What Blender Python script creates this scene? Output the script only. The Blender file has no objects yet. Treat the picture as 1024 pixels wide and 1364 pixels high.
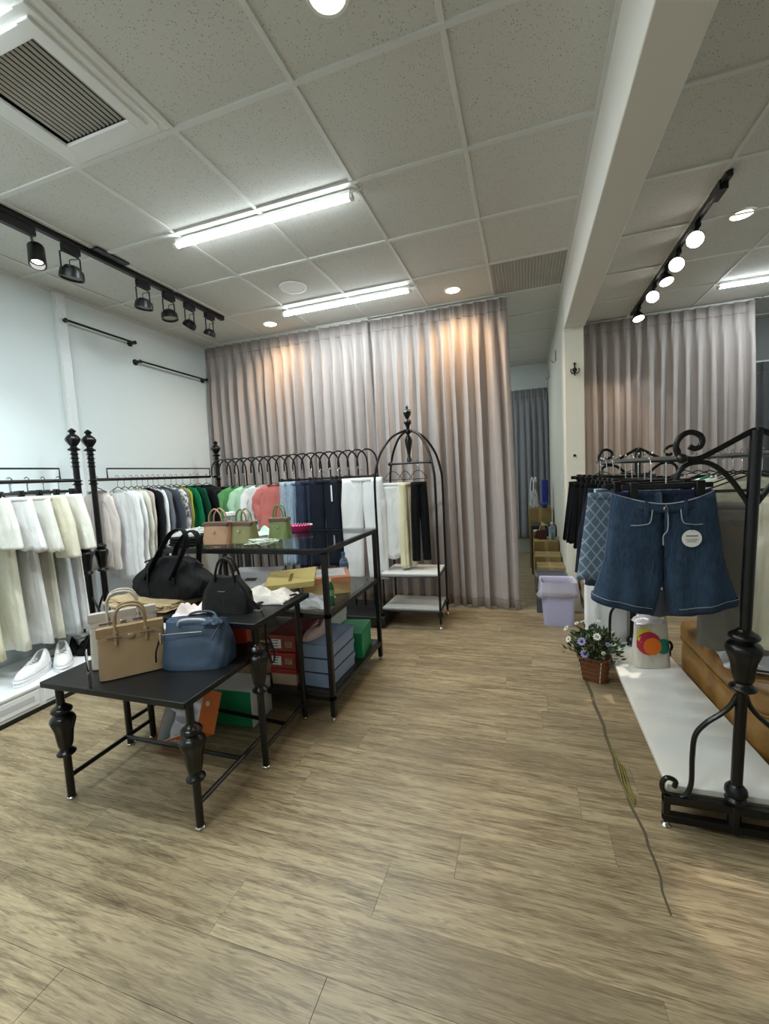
import bpy, bmesh, math, random
from math import sin, cos, pi, radians as R, sqrt
from mathutils import Vector, Matrix
random.seed(7)
C = bpy.context.scene.collection
S = bpy.context.scene

# ------------------------------------------------------------------ camera
cam_d = bpy.data.cameras.new('camera')
cam = bpy.data.objects.new('camera', cam_d)
C.objects.link(cam)
cam_d.sensor_fit = 'AUTO'
cam_d.sensor_width = 36.0
cam_d.lens = 567.09 / 1364 * 36.0
cam_d.clip_start = .02
rt = Vector((0.9483585520547713, 0.312821345906899, -0.0525248730562359))
dn = Vector((-0.023147081487878973, -0.09689822858858771, -0.9950250981332015))
fw = Vector((-0.31635465756516207, 0.944856358840533, -0.08465336257609034))
m = Matrix((rt, -dn, -fw)).transposed().to_4x4()
m.translation = (0, 0, 1.33)
cam.matrix_world = m
S.camera = cam

# ------------------------------------------------------------------ world, exposure
w = bpy.data.worlds.new('world')
S.world = w
w.use_nodes = True
bg = w.node_tree.nodes['Background']
bg.inputs[0].default_value = (.85, .92, 1.0, 1)
bg.inputs[1].default_value = .35
S.view_settings.view_transform = 'Standard'
S.view_settings.look = 'None'
S.view_settings.gamma = 1
S.view_settings.use_curve_mapping = False
S.view_settings.exposure = 0.12
H = 2.89                                     # ceiling height
COOL = (.84, .96, 1.0)
WARM = (1.0, .66, .36)


def area(name, loc, sx, sy, p, col, rot=(0, 0, 0), spread=pi):
    d = bpy.data.lights.new(name, 'AREA')
    d.shape = 'RECTANGLE'
    d.size = sx
    d.size_y = sy
    d.energy = p
    d.color = col
    d.spread = spread
    o = bpy.data.objects.new(name, d)
    C.objects.link(o)
    o.location = loc
    o.rotation_euler = rot
    return o


def spot(name, loc, target, p, col, ang=60, blend=.6, r=.03):
    d = bpy.data.lights.new(name, 'SPOT')
    d.energy = p
    d.color = col
    d.spot_size = R(ang)
    d.spot_blend = blend
    d.shadow_soft_size = r
    o = bpy.data.objects.new(name, d)
    C.objects.link(o)
    o.location = loc
    o.rotation_euler = (Vector(target) - Vector(loc)).to_track_quat('-Z', 'Y').to_euler()
    return o


# tube lamps (x centre, y) : the ones seen, then unseen ones added as fill light
TUBES = [(-1.465, 2.30), (-1.475, 3.58), (2.27, 4.72), (-2.13, .98), (2.2, 3.0), (-1.5, -.5), (-1.3, 5.5)]
TUBE_W = [24, 19, 13, 29, 4, 32, 24]
for i, (x, y) in enumerate(TUBES):
    area('tube_light', (x, y, H - .062), 1.15, .035, TUBE_W[i], COOL)
# warm downlights
for (x, y, p) in [(-.557, 3.82, 34), (-2.363, 3.81, 26), (-.57, 1.40, 14), (1.36, 3.50, 12), (-2.3, -.6, 12)]:
    spot('downlight_beam', (x, y, H - .03), (x, y + (.12 if y > 3.6 else 0), 0), p, WARM, 150, .9, .045)

# ------------------------------------------------------------------ materials


def lin(c):
    return tuple(((v / 255) / 12.92 if v / 255 <= .04045 else ((v / 255 + .055) / 1.055) ** 2.4) for v in c)


MC = {}


def mat(name, col, rough=.6, metal=0, kind=None, sc=30, amt=.25, bump=.15, col2=None, trans=0, alpha=1, coat=0, spec=.5):
    """col is sRGB 0-255; kind picks a procedural pattern"""
    if name in MC:
        return MC[name]
    M = bpy.data.materials.new(name)
    M.use_nodes = True
    nt = M.node_tree
    b = nt.nodes['Principled BSDF']
    c = lin(col) + (1,)
    b.inputs['Base Color'].default_value = c
    b.inputs['Roughness'].default_value = rough
    b.inputs['Metallic'].default_value = metal
    b.inputs['Transmission Weight'].default_value = trans
    b.inputs['Alpha'].default_value = alpha
    b.inputs['Coat Weight'].default_value = coat
    b.inputs['Specular IOR Level'].default_value = spec
    N, Lk = nt.nodes, nt.links
    tc = N.new('ShaderNodeTexCoord')
    c2 = lin(col2) + (1,) if col2 else tuple(v * (1 - amt) for v in c[:3]) + (1,)

    def mix(fac, a, bb):
        x = N.new('ShaderNodeMix')
        x.data_type = 'RGBA'
        if isinstance(fac, float):
            x.inputs[0].default_value = fac
        else:
            Lk.new(fac, x.inputs[0])
        for k, v in ((6, a), (7, bb)):
            if isinstance(v, tuple):
                x.inputs[k].default_value = v
            else:
                Lk.new(v, x.inputs[k])
        return x.outputs[2]

    def noise(scale, vec=None, detail=4, dist=0):
        n = N.new('ShaderNodeTexNoise')
        n.inputs['Scale'].default_value = scale
        n.inputs['Detail'].default_value = detail
        n.inputs['Distortion'].default_value = dist
        Lk.new(vec if vec else tc.outputs['Object'], n.inputs['Vector'])
        return n.outputs['Fac']

    def mapping(s, vec=None):
        q = N.new('ShaderNodeMapping')
        q.inputs['Scale'].default_value = s
        Lk.new(vec if vec else tc.outputs['Object'], q.inputs['Vector'])
        return q.outputs[0]

    def ramp(f, stops):
        r = N.new('ShaderNodeValToRGB')
        e = r.color_ramp.elements
        e[0].position, e[0].color = stops[0][0], (stops[0][1],) * 3 + (1,)
        e[1].position, e[1].color = stops[1][0], (stops[1][1],) * 3 + (1,)
        for p, v in stops[2:]:
            q = e.new(p)
            q.color = (v,) * 3 + (1,)
        Lk.new(f, r.inputs[0])
        return r.outputs[0]

    def bmp(h, s, d=.002, h2=None, d2=0):
        x = N.new('ShaderNodeBump')
        if h2:
            y = N.new('ShaderNodeBump')
            y.inputs['Strength'].default_value = .55
            y.inputs['Distance'].default_value = d2
            Lk.new(h2, y.inputs['Height'])
            Lk.new(y.outputs[0], x.inputs['Normal'])
        x.inputs['Strength'].default_value = s
        x.inputs['Distance'].default_value = d
        Lk.new(h, x.inputs['Height'])
        Lk.new(x.outputs[0], b.inputs['Normal'])
    if kind is None:
        kind = 'plain'
    if kind == 'plain':
        f = noise(sc, detail=3)
        Lk.new(mix(f, c, tuple(v * (1 - amt * .4) for v in c[:3]) + (1,)), b.inputs['Base Color'])
        if bump:
            bmp(f, bump, .0008)
    elif kind == 'cloth':
        f1 = noise(sc * .25, detail=5)
        wv = noise(400, mapping((1, 1, 1)), 2)
        Lk.new(mix(f1, c, c2), b.inputs['Base Color'])
        bmp(wv, bump, .0006, noise(7, mapping((1.6, 1.6, .7)), 3, .8), .03 if 'curtain' not in name else .008)
        b.inputs['Sheen Weight'].default_value = .12 if sum(col) > 250 else 0
        b.inputs['Specular IOR Level'].default_value = .2
    elif kind == 'denim':
        wv = noise(220, mapping((1, 1, .15)), 3)
        big = noise(9, detail=4)
        a = mix(ramp(wv, [(.35, 0), (.65, 1)]), c, c2)
        lg = tuple(min(1, v * 1.22 + .004) for v in c[:3]) + (1,)
        Lk.new(mix(ramp(big, [(.45, 0), (.75, .7)]), a, lg), b.inputs['Base Color'])
        bmp(wv, .3, .0006, noise(9, mapping((1.3, 1.3, .8)), 3, .8), .022)
    elif kind == 'spots':
        v = N.new('ShaderNodeTexVoronoi')
        v.inputs['Scale'].default_value = sc
        Lk.new(tc.outputs['Object'], v.inputs['Vector'])
        f = noise(sc * .6, detail=2, dist=1)
        Lk.new(mix(ramp(f, [(.5, 0), (.56, 1)]), c, c2), b.inputs['Base Color'])
    elif kind == 'lattice':
        w1 = N.new('ShaderNodeTexWave')
        w1.inputs['Scale'].default_value = sc
        w1.bands_direction = 'DIAGONAL'
        Lk.new(mapping((1, 0, .7)), w1.inputs['Vector'])
        w2 = N.new('ShaderNodeTexWave')
        w2.inputs['Scale'].default_value = sc
        w2.bands_direction = 'DIAGONAL'
        Lk.new(mapping((-1, 0, .7)), w2.inputs['Vector'])
        mx = N.new('ShaderNodeMath')
        mx.operation = 'MAXIMUM'
        Lk.new(w1.outputs['Fac'], mx.inputs[0])
        Lk.new(w2.outputs['Fac'], mx.inputs[1])
        Lk.new(mix(ramp(mx.outputs[0], [(.9, 0), (.97, 1)]), c, c2), b.inputs['Base Color'])
    elif kind == 'plank':
        oi = N.new('ShaderNodeObjectInfo')
        geo = N.new('ShaderNodeNewGeometry')
        ad = N.new('ShaderNodeVectorMath')
        ad.operation = 'ADD'
        cb = N.new('ShaderNodeCombineXYZ')
        ml = N.new('ShaderNodeMath')
        ml.operation = 'MULTIPLY'
        ml.inputs[1].default_value = 57
        Lk.new(oi.outputs['Random'], ml.inputs[0])
        Lk.new(ml.outputs[0], cb.inputs[0])
        Lk.new(ml.outputs[0], cb.inputs[2])
        Lk.new(geo.outputs['Position'], ad.inputs[0])
        Lk.new(cb.outputs[0], ad.inputs[1])
        g1 = noise(1.7, mapping((1.3, 15, 1), ad.outputs[0]), 9, 1.2)
        g2 = noise(5.5, mapping((1.3, 17, 1), ad.outputs[0]), 8, 1.6)
        g4 = noise(14, mapping((1.5, 22, 1), ad.outputs[0]), 6, .6)
        g3 = noise(1.2, mapping((1, 2.0, 1), ad.outputs[0]), 4, .5)
        a = mix(ramp(g1, [(.40, 0), (.62, 1)]), lin((168, 150, 117)) + (1,), lin((122, 104, 76)) + (1,))
        a = mix(ramp(g4, [(.42, 0), (.70, .55)]), a, lin((194, 177, 144)) + (1,))
        a = mix(ramp(g2, [(.50, 0), (.66, .62)]), a, lin((88, 73, 52)) + (1,))
        a = mix(ramp(g3, [(.42, 0), (.70, .6)]), a, lin((112, 99, 78)) + (1,))
        mr = N.new('ShaderNodeMapRange')
        Lk.new(oi.outputs['Random'], mr.inputs[0])
        mr.inputs[3].default_value = .94
        mr.inputs[4].default_value = 1.06
        hs = N.new('ShaderNodeHueSaturation')
        Lk.new(mr.outputs[0], hs.inputs['Value'])
        Lk.new(a, hs.inputs['Color'])
        Lk.new(hs.outputs[0], b.inputs['Base Color'])
        bmp(g2, .12, .001)
    elif kind == 'tile':
        geo = N.new('ShaderNodeNewGeometry')
        v = N.new('ShaderNodeTexVoronoi')
        v.inputs['Scale'].default_value = 110
        v.inputs['Randomness'].default_value = 1
        Lk.new(mapping((1, .6, 1), geo.outputs['Position']), v.inputs['Vector'])
        f = ramp(v.outputs['Distance'], [(.12, 1), (.22, 0)])
        n2 = noise(22, geo.outputs['Position'], 3)
        mm = N.new('ShaderNodeMath')
        mm.operation = 'MULTIPLY'
        Lk.new(f, mm.inputs[0])
        Lk.new(ramp(n2, [(.36, 0), (.5, 1)]), mm.inputs[1])
        f2 = noise(260, geo.outputs['Position'], 2)
        a = mix(ramp(f2, [(.4, 0), (.7, .35)]), c, c2)
        Lk.new(mix(mm.outputs[0], a, lin((118, 112, 100)) + (1,)), b.inputs['Base Color'])
        bmp(f2, .25, .001)
    elif kind == 'wicker':
        n1 = noise(60, mapping((1, 1, 6)), 3)
        Lk.new(mix(n1, c, c2), b.inputs['Base Color'])
        bmp(n1, .4, .002)
    elif kind == 'leather':
        v = N.new('ShaderNodeTexVoronoi')
        v.inputs['Scale'].default_value = sc * 10
        Lk.new(tc.outputs['Object'], v.inputs['Vector'])
        f = noise(sc * .2, detail=4)
        Lk.new(mix(f, c, c2), b.inputs['Base Color'])
        bmp(v.outputs['Distance'], bump, .0006, noise(10, None, 3, .6), .012)
    MC[name] = M
    return M


def emit(name, col, s):
    M = bpy.data.materials.new(name)
    M.use_nodes = True
    b = M.node_tree.nodes['Principled BSDF']
    b.inputs['Base Color'].default_value = (.8, .8, .8, 1)
    b.inputs['Emission Color'].default_value = tuple(col) + (1,)
    b.inputs['Emission Strength'].default_value = s
    return M


BLACK = mat('black_iron', (10, 9, 10), .28, 0, bump=.05, spec=.45)
BLACKM = mat('black_painted_steel', (9, 9, 10), .38, 0, bump=.05)
CHROME = mat('chrome', (200, 200, 198), .2, 1, bump=0)
WALL = mat('white_wall_paint', (228, 236, 236), .75, 0, sc=14, amt=.08, bump=.06)
CREAMW = mat('cream_painted_partition', (226, 222, 208), .7, 0, sc=10, amt=.1, bump=.06)
BEAMW = mat('beam_paint', (238, 234, 226), .75, 0, sc=60, amt=.08, bump=.1)
TILE = mat('mineral_ceiling_tile', (216, 215, 208), .9, 0, 'tile', col2=(186, 184, 176))
GRID = mat('ceiling_grid_metal', (226, 226, 222), .55)
PLANK = mat('vinyl_wood_plank', (170, 155, 125), .42, 0, 'plank')
CURT = mat('taupe_curtain_fabric', (176, 166, 162), .8, 0, 'cloth', amt=.12, bump=.2)
CURT2 = mat('grey_curtain_fabric', (146, 148, 152), .85, 0, 'cloth', amt=.12, bump=.2)
WHITEP = mat('white_lacquer', (238, 239, 240), .35, 0, amt=.05, bump=0)
WPLAST = mat('white_plastic', (235, 235, 232), .4, 0, amt=.05, bump=0)
GLASSD = mat('smoked_glass', (40, 46, 48), .06, 0, trans=.75, bump=0, amt=0)
CHARC = mat('charcoal_tabletop', (13, 14, 16), .36, 0, sc=60, amt=.2, bump=.08, spec=.3)
PAPER = mat('white_card', (240, 240, 236), .6, bump=0, amt=.04)
INK = mat('dark_print', (60, 58, 56), .7, bump=0)
TUBEM = emit('tube_glow', (.86, .96, 1.0), 17)
DOWNM = emit('downlight_glow', (1.0, .86, .62), 9)
SPOTM = emit('spot_glow', (1.0, .95, .88), 14)

# ------------------------------------------------------------------ mesh helpers


class MB:
    def __init__(s):
        s.v = []
        s.f = []

    def add(s, vs, fs):
        o = len(s.v)
        s.v += [tuple(v) for v in vs]
        s.f += [tuple(i + o for i in f) for f in fs]
        return s

    def box(s, x0, y0, z0, x1, y1, z1, rz=0, piv=None, M=None):
        vs = [Vector((x, y, z)) for z in (z0, z1) for y in (y0, y1) for x in (x0, x1)]
        if rz:
            p = Vector(piv) if piv else Vector(((x0 + x1) / 2, (y0 + y1) / 2, 0))
            p.z = 0
            Q = Matrix.Rotation(rz, 3, 'Z')
            vs = [Q @ (v - p) + p for v in vs]
        if M:
            vs = [M @ v for v in vs]
        return s.add(vs, [(0, 2, 3, 1), (4, 5, 7, 6), (0, 1, 5, 4), (2, 6, 7, 3), (0, 4, 6, 2), (1, 3, 7, 5)])

    def tube(s, pts, r, n=8, closed=False, flat=None, up=None):
        pts = [Vector(p) for p in pts]
        N = len(pts)
        rs = r if isinstance(r, (list, tuple)) else [r] * N
        prev = None
        vs = []
        for i, p in enumerate(pts):
            if closed:
                t = pts[(i + 1) % N] - pts[i - 1]
            else:
                t = pts[min(i + 1, N - 1)] - pts[max(i - 1, 0)]
            t.normalize()
            if prev is None:
                a = Vector(up) if up else (Vector((0, 0, 1)) if abs(t.z) < .9 else Vector((1, 0, 0)))
                u = (a - t * a.dot(t)).normalized()
            else:
                u = (prev - t * prev.dot(t)).normalized()
            prev = u
            q = t.cross(u)
            for k in range(n):
                an = 2 * pi * (k + .5) / n
                fl = flat if flat else 1
                vs.append(p + u * (cos(an) * rs[i]) + q * (sin(an) * rs[i] * fl))
        fs = []
        for i in range(N if closed else N - 1):
            j = (i + 1) % N
            for k in range(n):
                k2 = (k + 1) % n
                fs.append((i * n + k, i * n + k2, j * n + k2, j * n + k))
        if not closed:
            fs.append(tuple(reversed(range(n))))
            fs.append(tuple((N - 1) * n + k for k in range(n)))
        return s.add(vs, fs)

    def lathe(s, prof, at=(0, 0, 0), n=16, M=None, flute=0, nf=8):
        """prof [(r, z)] or [(r, z, flute)]"""
        vs = []
        for p in prof:
            fl = p[2] if len(p) > 2 else 0
            for k in range(n):
                a = 2 * pi * k / n
                rr = p[0] * (1 + fl * cos(nf * a))
                v = Vector((rr * cos(a), rr * sin(a), p[1]))
                if M:
                    v = M @ v
                vs.append(v + Vector(at))
        fs = []
        for i in range(len(prof) - 1):
            for k in range(n):
                k2 = (k + 1) % n
                fs.append((i * n + k, i * n + k2, (i + 1) * n + k2, (i + 1) * n + k))
        if prof[0][0] > 1e-4:
            fs.append(tuple(reversed(range(n))))
        if prof[-1][0] > 1e-4:
            fs.append(tuple((len(prof) - 1) * n + k for k in range(n)))
        return s.add(vs, fs)

    def grid(s, f, nu, nv, closeu=False):
        vs = [f(i / (nu if closeu else nu - 1), j / (nv - 1)) for j in range(nv) for i in range(nu)]
        fs = []
        for j in range(nv - 1):
            for i in range(nu if closeu else nu - 1):
                i2 = (i + 1) % nu
                fs.append((j * nu + i, j * nu + i2, (j + 1) * nu + i2, (j + 1) * nu + i))
        return s.add(vs, fs)

    def poly(s, pts, th, axis='y'):
        """extrude an outline given in (a, b, c) points by th along a vector"""
        n = len(pts)
        d = {'x': Vector((th, 0, 0)), 'y': Vector((0, th, 0)), 'z': Vector((0, 0, th))}[axis]
        vs = [Vector(p) for p in pts] + [Vector(p) + d for p in pts]
        return s.add(vs, [tuple(range(n)), tuple(reversed(range(n, 2 * n)))] + [(i, i + n, (i + 1) % n + n, (i + 1) % n) for i in range(n)])

    def ball(s, c, r, n=10, sx=1, sy=1, sz=1):
        pr = [(max(0, r * sin(pi * i / n)), -r * cos(pi * i / n)) for i in range(n + 1)]
        M = Matrix.Diagonal((sx, sy, sz))
        return s.lathe(pr, c, n + 2, M)

    def build(s, name, mt, par=None, bev=0, thick=0, sub=0, sharp=40, loc=None, segs=2):
        me = bpy.data.meshes.new(name)
        me.from_pydata(s.v, [], s.f)
        bm = bmesh.new()
        bm.from_mesh(me)
        bmesh.ops.remove_doubles(bm, verts=bm.verts, dist=1e-5)
        bmesh.ops.recalc_face_normals(bm, faces=bm.faces)
        bm.to_mesh(me)
        bm.free()
        me.materials.append(mt)
        me.shade_smooth()
        me.set_sharp_from_angle(angle=R(sharp))
        o = bpy.data.objects.new(name, me)
        C.objects.link(o)
        if bev:
            q = o.modifiers.new('bevel', 'BEVEL')
            q.width = bev
            q.segments = segs
            q.limit_method = 'ANGLE'
        if thick:
            q = o.modifiers.new('solid', 'SOLIDIFY')
            q.thickness = thick
            q.offset = 0
        if sub:
            q = o.modifiers.new('sub', 'SUBSURF')
            q.levels = sub
            q.render_levels = sub
        if par:
            o.parent = par
        if loc:
            o.location = loc
        return o


def tag(o, label=None, cat=None, group=None, kind=None):
    for k, v in (('label', label), ('category', cat), ('group', group), ('kind', kind)):
        if v:
            o[k] = v
    return o


def thing(name, label, cat, loc=(0, 0, 0), rz=0, group=None):
    o = bpy.data.objects.new(name, None)
    o.empty_display_size = .05
    C.objects.link(o)
    o.location = loc
    o.rotation_euler = (0, 0, rz)
    return tag(o, label, cat, group)


def copytree(o, par=None):
    c = o.copy()
    C.objects.link(c)
    if par:
        c.parent = par
    for ch in o.children:
        copytree(ch, c)
    return c


def crs(p, n=6, closed=False):
    """Catmull-Rom through the points"""
    P = [Vector(q) for q in p]
    out = []
    N = len(P)
    rng = range(N) if closed else range(N - 1)
    for i in rng:
        if closed:
            a, b, c, d = P[i - 1], P[i], P[(i + 1) % N], P[(i + 2) % N]
        else:
            a, b, c, d = P[max(i - 1, 0)], P[i], P[i + 1], P[min(i + 2, N - 1)]
        for k in range(n):
            t = k / n
            out.append(.5 * ((2 * b) + (c - a) * t + (2 * a - 5 * b + 4 * c - d) * t * t + (3 * b - a - 3 * c + d) * t ** 3))
    if not closed:
        out.append(P[-1])
    return out


def struct(o, name=None):
    o['kind'] = 'structure'
    return o


# ------------------------------------------------------------------ floor
XL, XR, YB, YF = -3.43, 3.3, -2.2, 7.0
fl = struct(MB().box(XL - .1, YB - .1, -.12, XR + .1, YF + .1, -.006).build('floor', mat('subfloor', (50, 44, 36), .8)))
PW, PL = .183, 1.22
pm = []
for var in range(1):
    o = MB().box(0, 0, -.006, PL - .0009, PW - .0005, 0).build('plank', PLANK, fl)
    pm.append(o)
first = True
rest = MB()
row = 0
y = YB
while y < YF:
    off = random.random() * PL
    x = XL - off
    while x < XR:
        x0, x1 = max(x, XL), min(x + PL, XR)
        if x1 - x0 > .02:
            if .75 < y < 5.35 and x1 > -2.95 and x0 < 2.1:
                if abs(x1 - x0 - PL) < 1e-6:
                    if first:
                        o = pm[0]
                        first = False
                    else:
                        o = pm[0].copy()
                        C.objects.link(o)
                    o.location = (x, y, 0)
                else:
                    MB().box(x0, y, -.006, x1 - .0009, y + PW - .0005, 0).build('plank', PLANK, fl)
            else:
                rest.box(x0, y, -.006, x1 - .0016, min(y + PW, YF) - .0012, 0)
        x += PL
    y += PW
tag(rest.build('planking', PLANK, fl), kind='stuff')
# scuffed dark seam strip under the beam, with a loose olive tape
sm = MB()
ed = [(.338, 3.35), (.325, 2.85), (.345, 2.3), (.35, 1.9), (.378, 1.57), (.372, 1.33)]
P_ = crs([(a, b, .0012) for a, b in ed], 5)
sm.tube([(p.x + .004 * sin(i * 2.1), p.y, p.z) for i, p in enumerate(P_)], [.013 - .010 * i / len(P_) for i in range(len(P_))], 6, flat=.05, up=(1, 0, 0))
struct(sm.build('trim_1', mat('dark_seam_strip', (98, 88, 68), .6, sc=60, amt=.7, bump=.2)))
tp = MB()
for k in range(3):
    tp.tube(crs([(.352 + .006 * k, 2.12 - .06 * k, .004), (.357 + .008 * k, 1.98, .007), (.352 + .011 * k, 1.86, .005), (.368 + .006 * k, 1.75 + .02 * k, .004)], 5), .0045, 5, flat=.4)
tag(tp.build('tape_strip', mat('olive_tape', (142, 134, 62), .6)), 'frayed olive yellow tape strips on the dark floor seam beneath the beam', 'tape')

# ------------------------------------------------------------------ ceiling
cl = struct(MB().box(XL - .1, YB - .1, H + .03, XR + .1, YF + .1, H + .1).build('ceiling', mat('ceiling_void', (90, 88, 84), .9)))
XG = [-3.43, -3.2, -2.61, -2.02, -1.427, -.835, -.24, .345]
XG2 = [.51, 1.07, 1.66, 2.25, 2.84, 3.3]
YG = [-2.2, -1.46, -.84, -.22, .40, 1.02, 1.635, 2.245, 2.86, 3.48, 4.10, 4.72, 5.34, 5.96, 6.58, 7.0]
TT = {}
skip = {(-2.02, 1.02), (-.24, 3.48)}
gridm = []
for XGx in (XG, XG2):
    for i in range(len(XGx) - 1):
        for j in range(len(YG) - 1):
            x0, x1, y0, y1 = XGx[i], XGx[i + 1], YG[j], YG[j + 1]
            if (x0, y0) in skip:
                continue
            k = (round(x1 - x0, 3), round(y1 - y0, 3))
            dz = random.uniform(-.002, .001)
            if k not in TT:
                TT[k] = MB().box(.006, .006, 0, k[0] - .006, k[1] - .006, .012).build('ceiling_tile', TILE, cl, bev=.002, segs=1)
                o = TT[k]
            else:
                o = TT[k].copy()
                C.objects.link(o)
            o.location = (x0, y0, H + dz + .001)
            o.rotation_euler = (random.uniform(-.002, .002), random.uniform(-.002, .002), 0)
for XGx in (XG, XG2):
    for x in XGx[1:-1] + [XGx[-1] - .008, XGx[0] + .008]:
        MB().box(x - .011, YB, H - .007, x + .011, YF, H + .004).build('grid_bar', GRID, cl, bev=.001, segs=1)
    for y in YG[1:-1]:
        MB().box(XGx[0], y - .012, H - .0085, XGx[-1], y + .012, H + .0035).build('grid_bar', GRID, cl)

# ------------------------------------------------------------------ walls
struct(MB().box(XL - .1, YB, 0, XL, YF, H + .03).build('wall_left', WALL))
struct(MB().box(XR, YB, 0, XR + .1, YF, H + .03).build('wall_right', WALL))
struct(MB().box(XL - .1, YF, 0, XR + .1, YF + .1, H + .03).build('wall_back', WALL))
struct(MB().box(XL - .1, YB - .1, 0, XR + .1, YB, H + .03).build('wall_front', WALL))
struct(MB().box(.345, 4.14, 0, .50, YF, H + .02).build('wall_partition', CREAMW, bev=.004))
struct(MB().box(.345, YB, 2.52, .51, 4.16, H + .02).build('wall_beam', BEAMW, bev=.005))
struct(MB().box(.335, YB, H - .012, .347, 4.2, H - .001).build('trim_2', GRID))
struct(MB().box(XL, YB, 0, XL + .012, YF, .08).build('baseboard_left', WHITEP))
struct(MB().box(XL, YB, H - .02, XL + .018, YF, H).build('trim_3', GRID))
for z in (1.7, 2.0):
    pass
# back room wall that closes the shop behind the right curtain
struct(MB().box(.5, 6.1, 0, XR, 6.2, H + .02).build('wall_rear', mat('grey_rear_wall', (150, 150, 150), .8)))

# vertical cable trunking on the left wall
t = thing('cable_trunking', 'white vertical cable trunking running up the left wall to the ceiling', 'trunking', (XL, 2.49, 0))
MB().box(0, -.04, .1, .038, .04, H - .02).build('channel', WPLAST, t, bev=.004)
MB().box(.038, -.034, .1, .046, .034, H - .03).build('cover', mat('trunking_cover', (238, 242, 244), .4), t, bev=.002)
# wall socket plate seen between the two posts
t = thing('wall_outlet', 'white wall outlet plate with dark sockets beside the white trunking', 'outlet', (XL, 2.78, 1.24))
MB().box(0, -.035, -.06, .010, .035, .06).build('plate', WPLAST, t, bev=.003)
for dz in (-.025, .025):
    MB().box(.010, -.012, dz - .010, .012, .012, dz + .010).build('socket', INK, t)


def wall_rod(y0, y1, z, label):
    t = thing('wall_rod', label, 'rod', (XL, y0, z), 0, 'black rods on the left wall')
    D = y1 - y0
    MB().tube([(.03, 0, 0), (.055, .03, .006), (.06, .08, .004), (.06, D - .04, -.002), (.055, D, 0)], .009, 8).build('bar', BLACK, t)
    for yy in (0, D):
        MB().lathe([(.028, 0), (.028, .006), (.015, .012), (.013, .055), (.017, .06), (.017, .07), (0, .074)], (0, yy, 0), 14, Matrix.Rotation(pi / 2, 3, 'Y')).build('bracket', BLACK, t)


wall_rod(2.50, 3.12, 2.665, 'upper left black metal rod mounted high beside the white trunking')
wall_rod(3.16, 4.03, 2.505, 'lower right black metal rod mounted high on the wall beside the curtain')

# ------------------------------------------------------------------ curtains


def curtain(name, label, x0, x1, y, ztop, zbot, n, amp, mt, group, bulge=0, seed=0):
    t = thing(name, label, 'curtain', ((x0 + x1) / 2, y, 0), 0, group)
    rnd = random.Random(seed)
    W = x1 - x0
    ph = [rnd.uniform(-.35, .35) for _ in range(n + 2)]
    am = [rnd.uniform(.6, 1.25) for _ in range(n + 2)]
    hz = .11
    Ht = ztop - zbot

    def f(u, v):
        z = ztop - Ht * v
        d = v * Ht
        k = u * n
        i = int(min(k, n - 1))
        ff = k - i
        # smooth neighbour blend of phase and amplitude
        q = .5 - .5 * cos(pi * ff)
        p_ = ph[i] * (1 - q) + ph[i + 1] * q
        a_ = am[i] * (1 - q) + am[i + 1] * q
        wv = sin(2 * pi * (k + p_ * min(1, d * .6)))
        wv = math.copysign(abs(wv) ** .75, wv)
        if d < hz:
            s_ = .35 + .65 * abs((d / hz) * 2 - 1) * .4
            pin = max(0, 1 - abs(ff - .5) * 9)
            off = amp * .28 * wv - pin * .03 * (1 if d < hz else 0)
        else:
            g = min(1, .35 + (d - hz) * 1.6)
            pin = max(0, 1 - abs(ff - .5) * 7) * max(0, 1 - (d - hz) * 6)
            off = amp * a_ * g * wv - pin * .03
            off += .012 * sin(9 * u + 1.3 * d + seed) * min(1, d)
        xx = x0 + W * u + .25 * amp * sin(4 * pi * k + 1) * min(1, d) + bulge * v * u
        return (xx - (x0 + x1) / 2, off, z)
    mb = MB().grid(f, n * 14 + 1, 26)
    o = mb.build('fabric', mt, t, thick=.004, sharp=80)
    # header tape stitch line and hem
    for zz, hh in ((ztop - hz, .0025), (zbot + .09, .002)):
        sl = MB()
        v0 = (ztop - zz) / Ht
        pts = [f(i / (n * 14), v0) for i in range(n * 14 + 1)]
        sl.tube([(a, b - .004, c) for a, b, c in pts], hh, 4)
        sl.build('hem_stitching', mat(mt.name + '_stitch', tuple(int(v * .72) for v in (176, 166, 162)), .9), t)
    MB().box(-W / 2, .012, ztop + .004, W / 2, .03, ztop + .022).build('track', mat('curtain_track', (225, 225, 220), .5), t)
    return t


curtain('curtain', 'left panel of the taupe pleated curtain, reaching into the corner of the white wall', -3.41, -1.44, 4.09, H - .03, .012, 17, .042, CURT, 'taupe curtains across the back', 0, 3)
curtain('curtain', 'taupe pleated curtain panel behind the birdcage clothes rack, beside the corridor', -1.47, -.13, 4.12, H - .03, .012, 12, .046, CURT, 'taupe curtains across the back', .05, 5)
curtain('curtain', 'mauve grey pleated curtain in the right hand room behind the white partition', .53, 2.18, 5.30, H - .03, .05, 15, .036, CURT, None, 0, 8)
curtain('curtain', 'short grey curtain at the far end of the corridor', -.25, .33, 6.85, 2.50, .25, 7, .03, CURT2, None, 0, 11)
curtain('curtain', 'dark grey curtain at the right edge of the photo behind the mauve curtain', 2.2, 3.1, 5.85, 2.35, .05, 8, .03, mat('dark_curtain', (92, 92, 94), .9, 0, 'cloth'), None, 0, 14)

# ------------------------------------------------------------------ ceiling fittings


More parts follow.
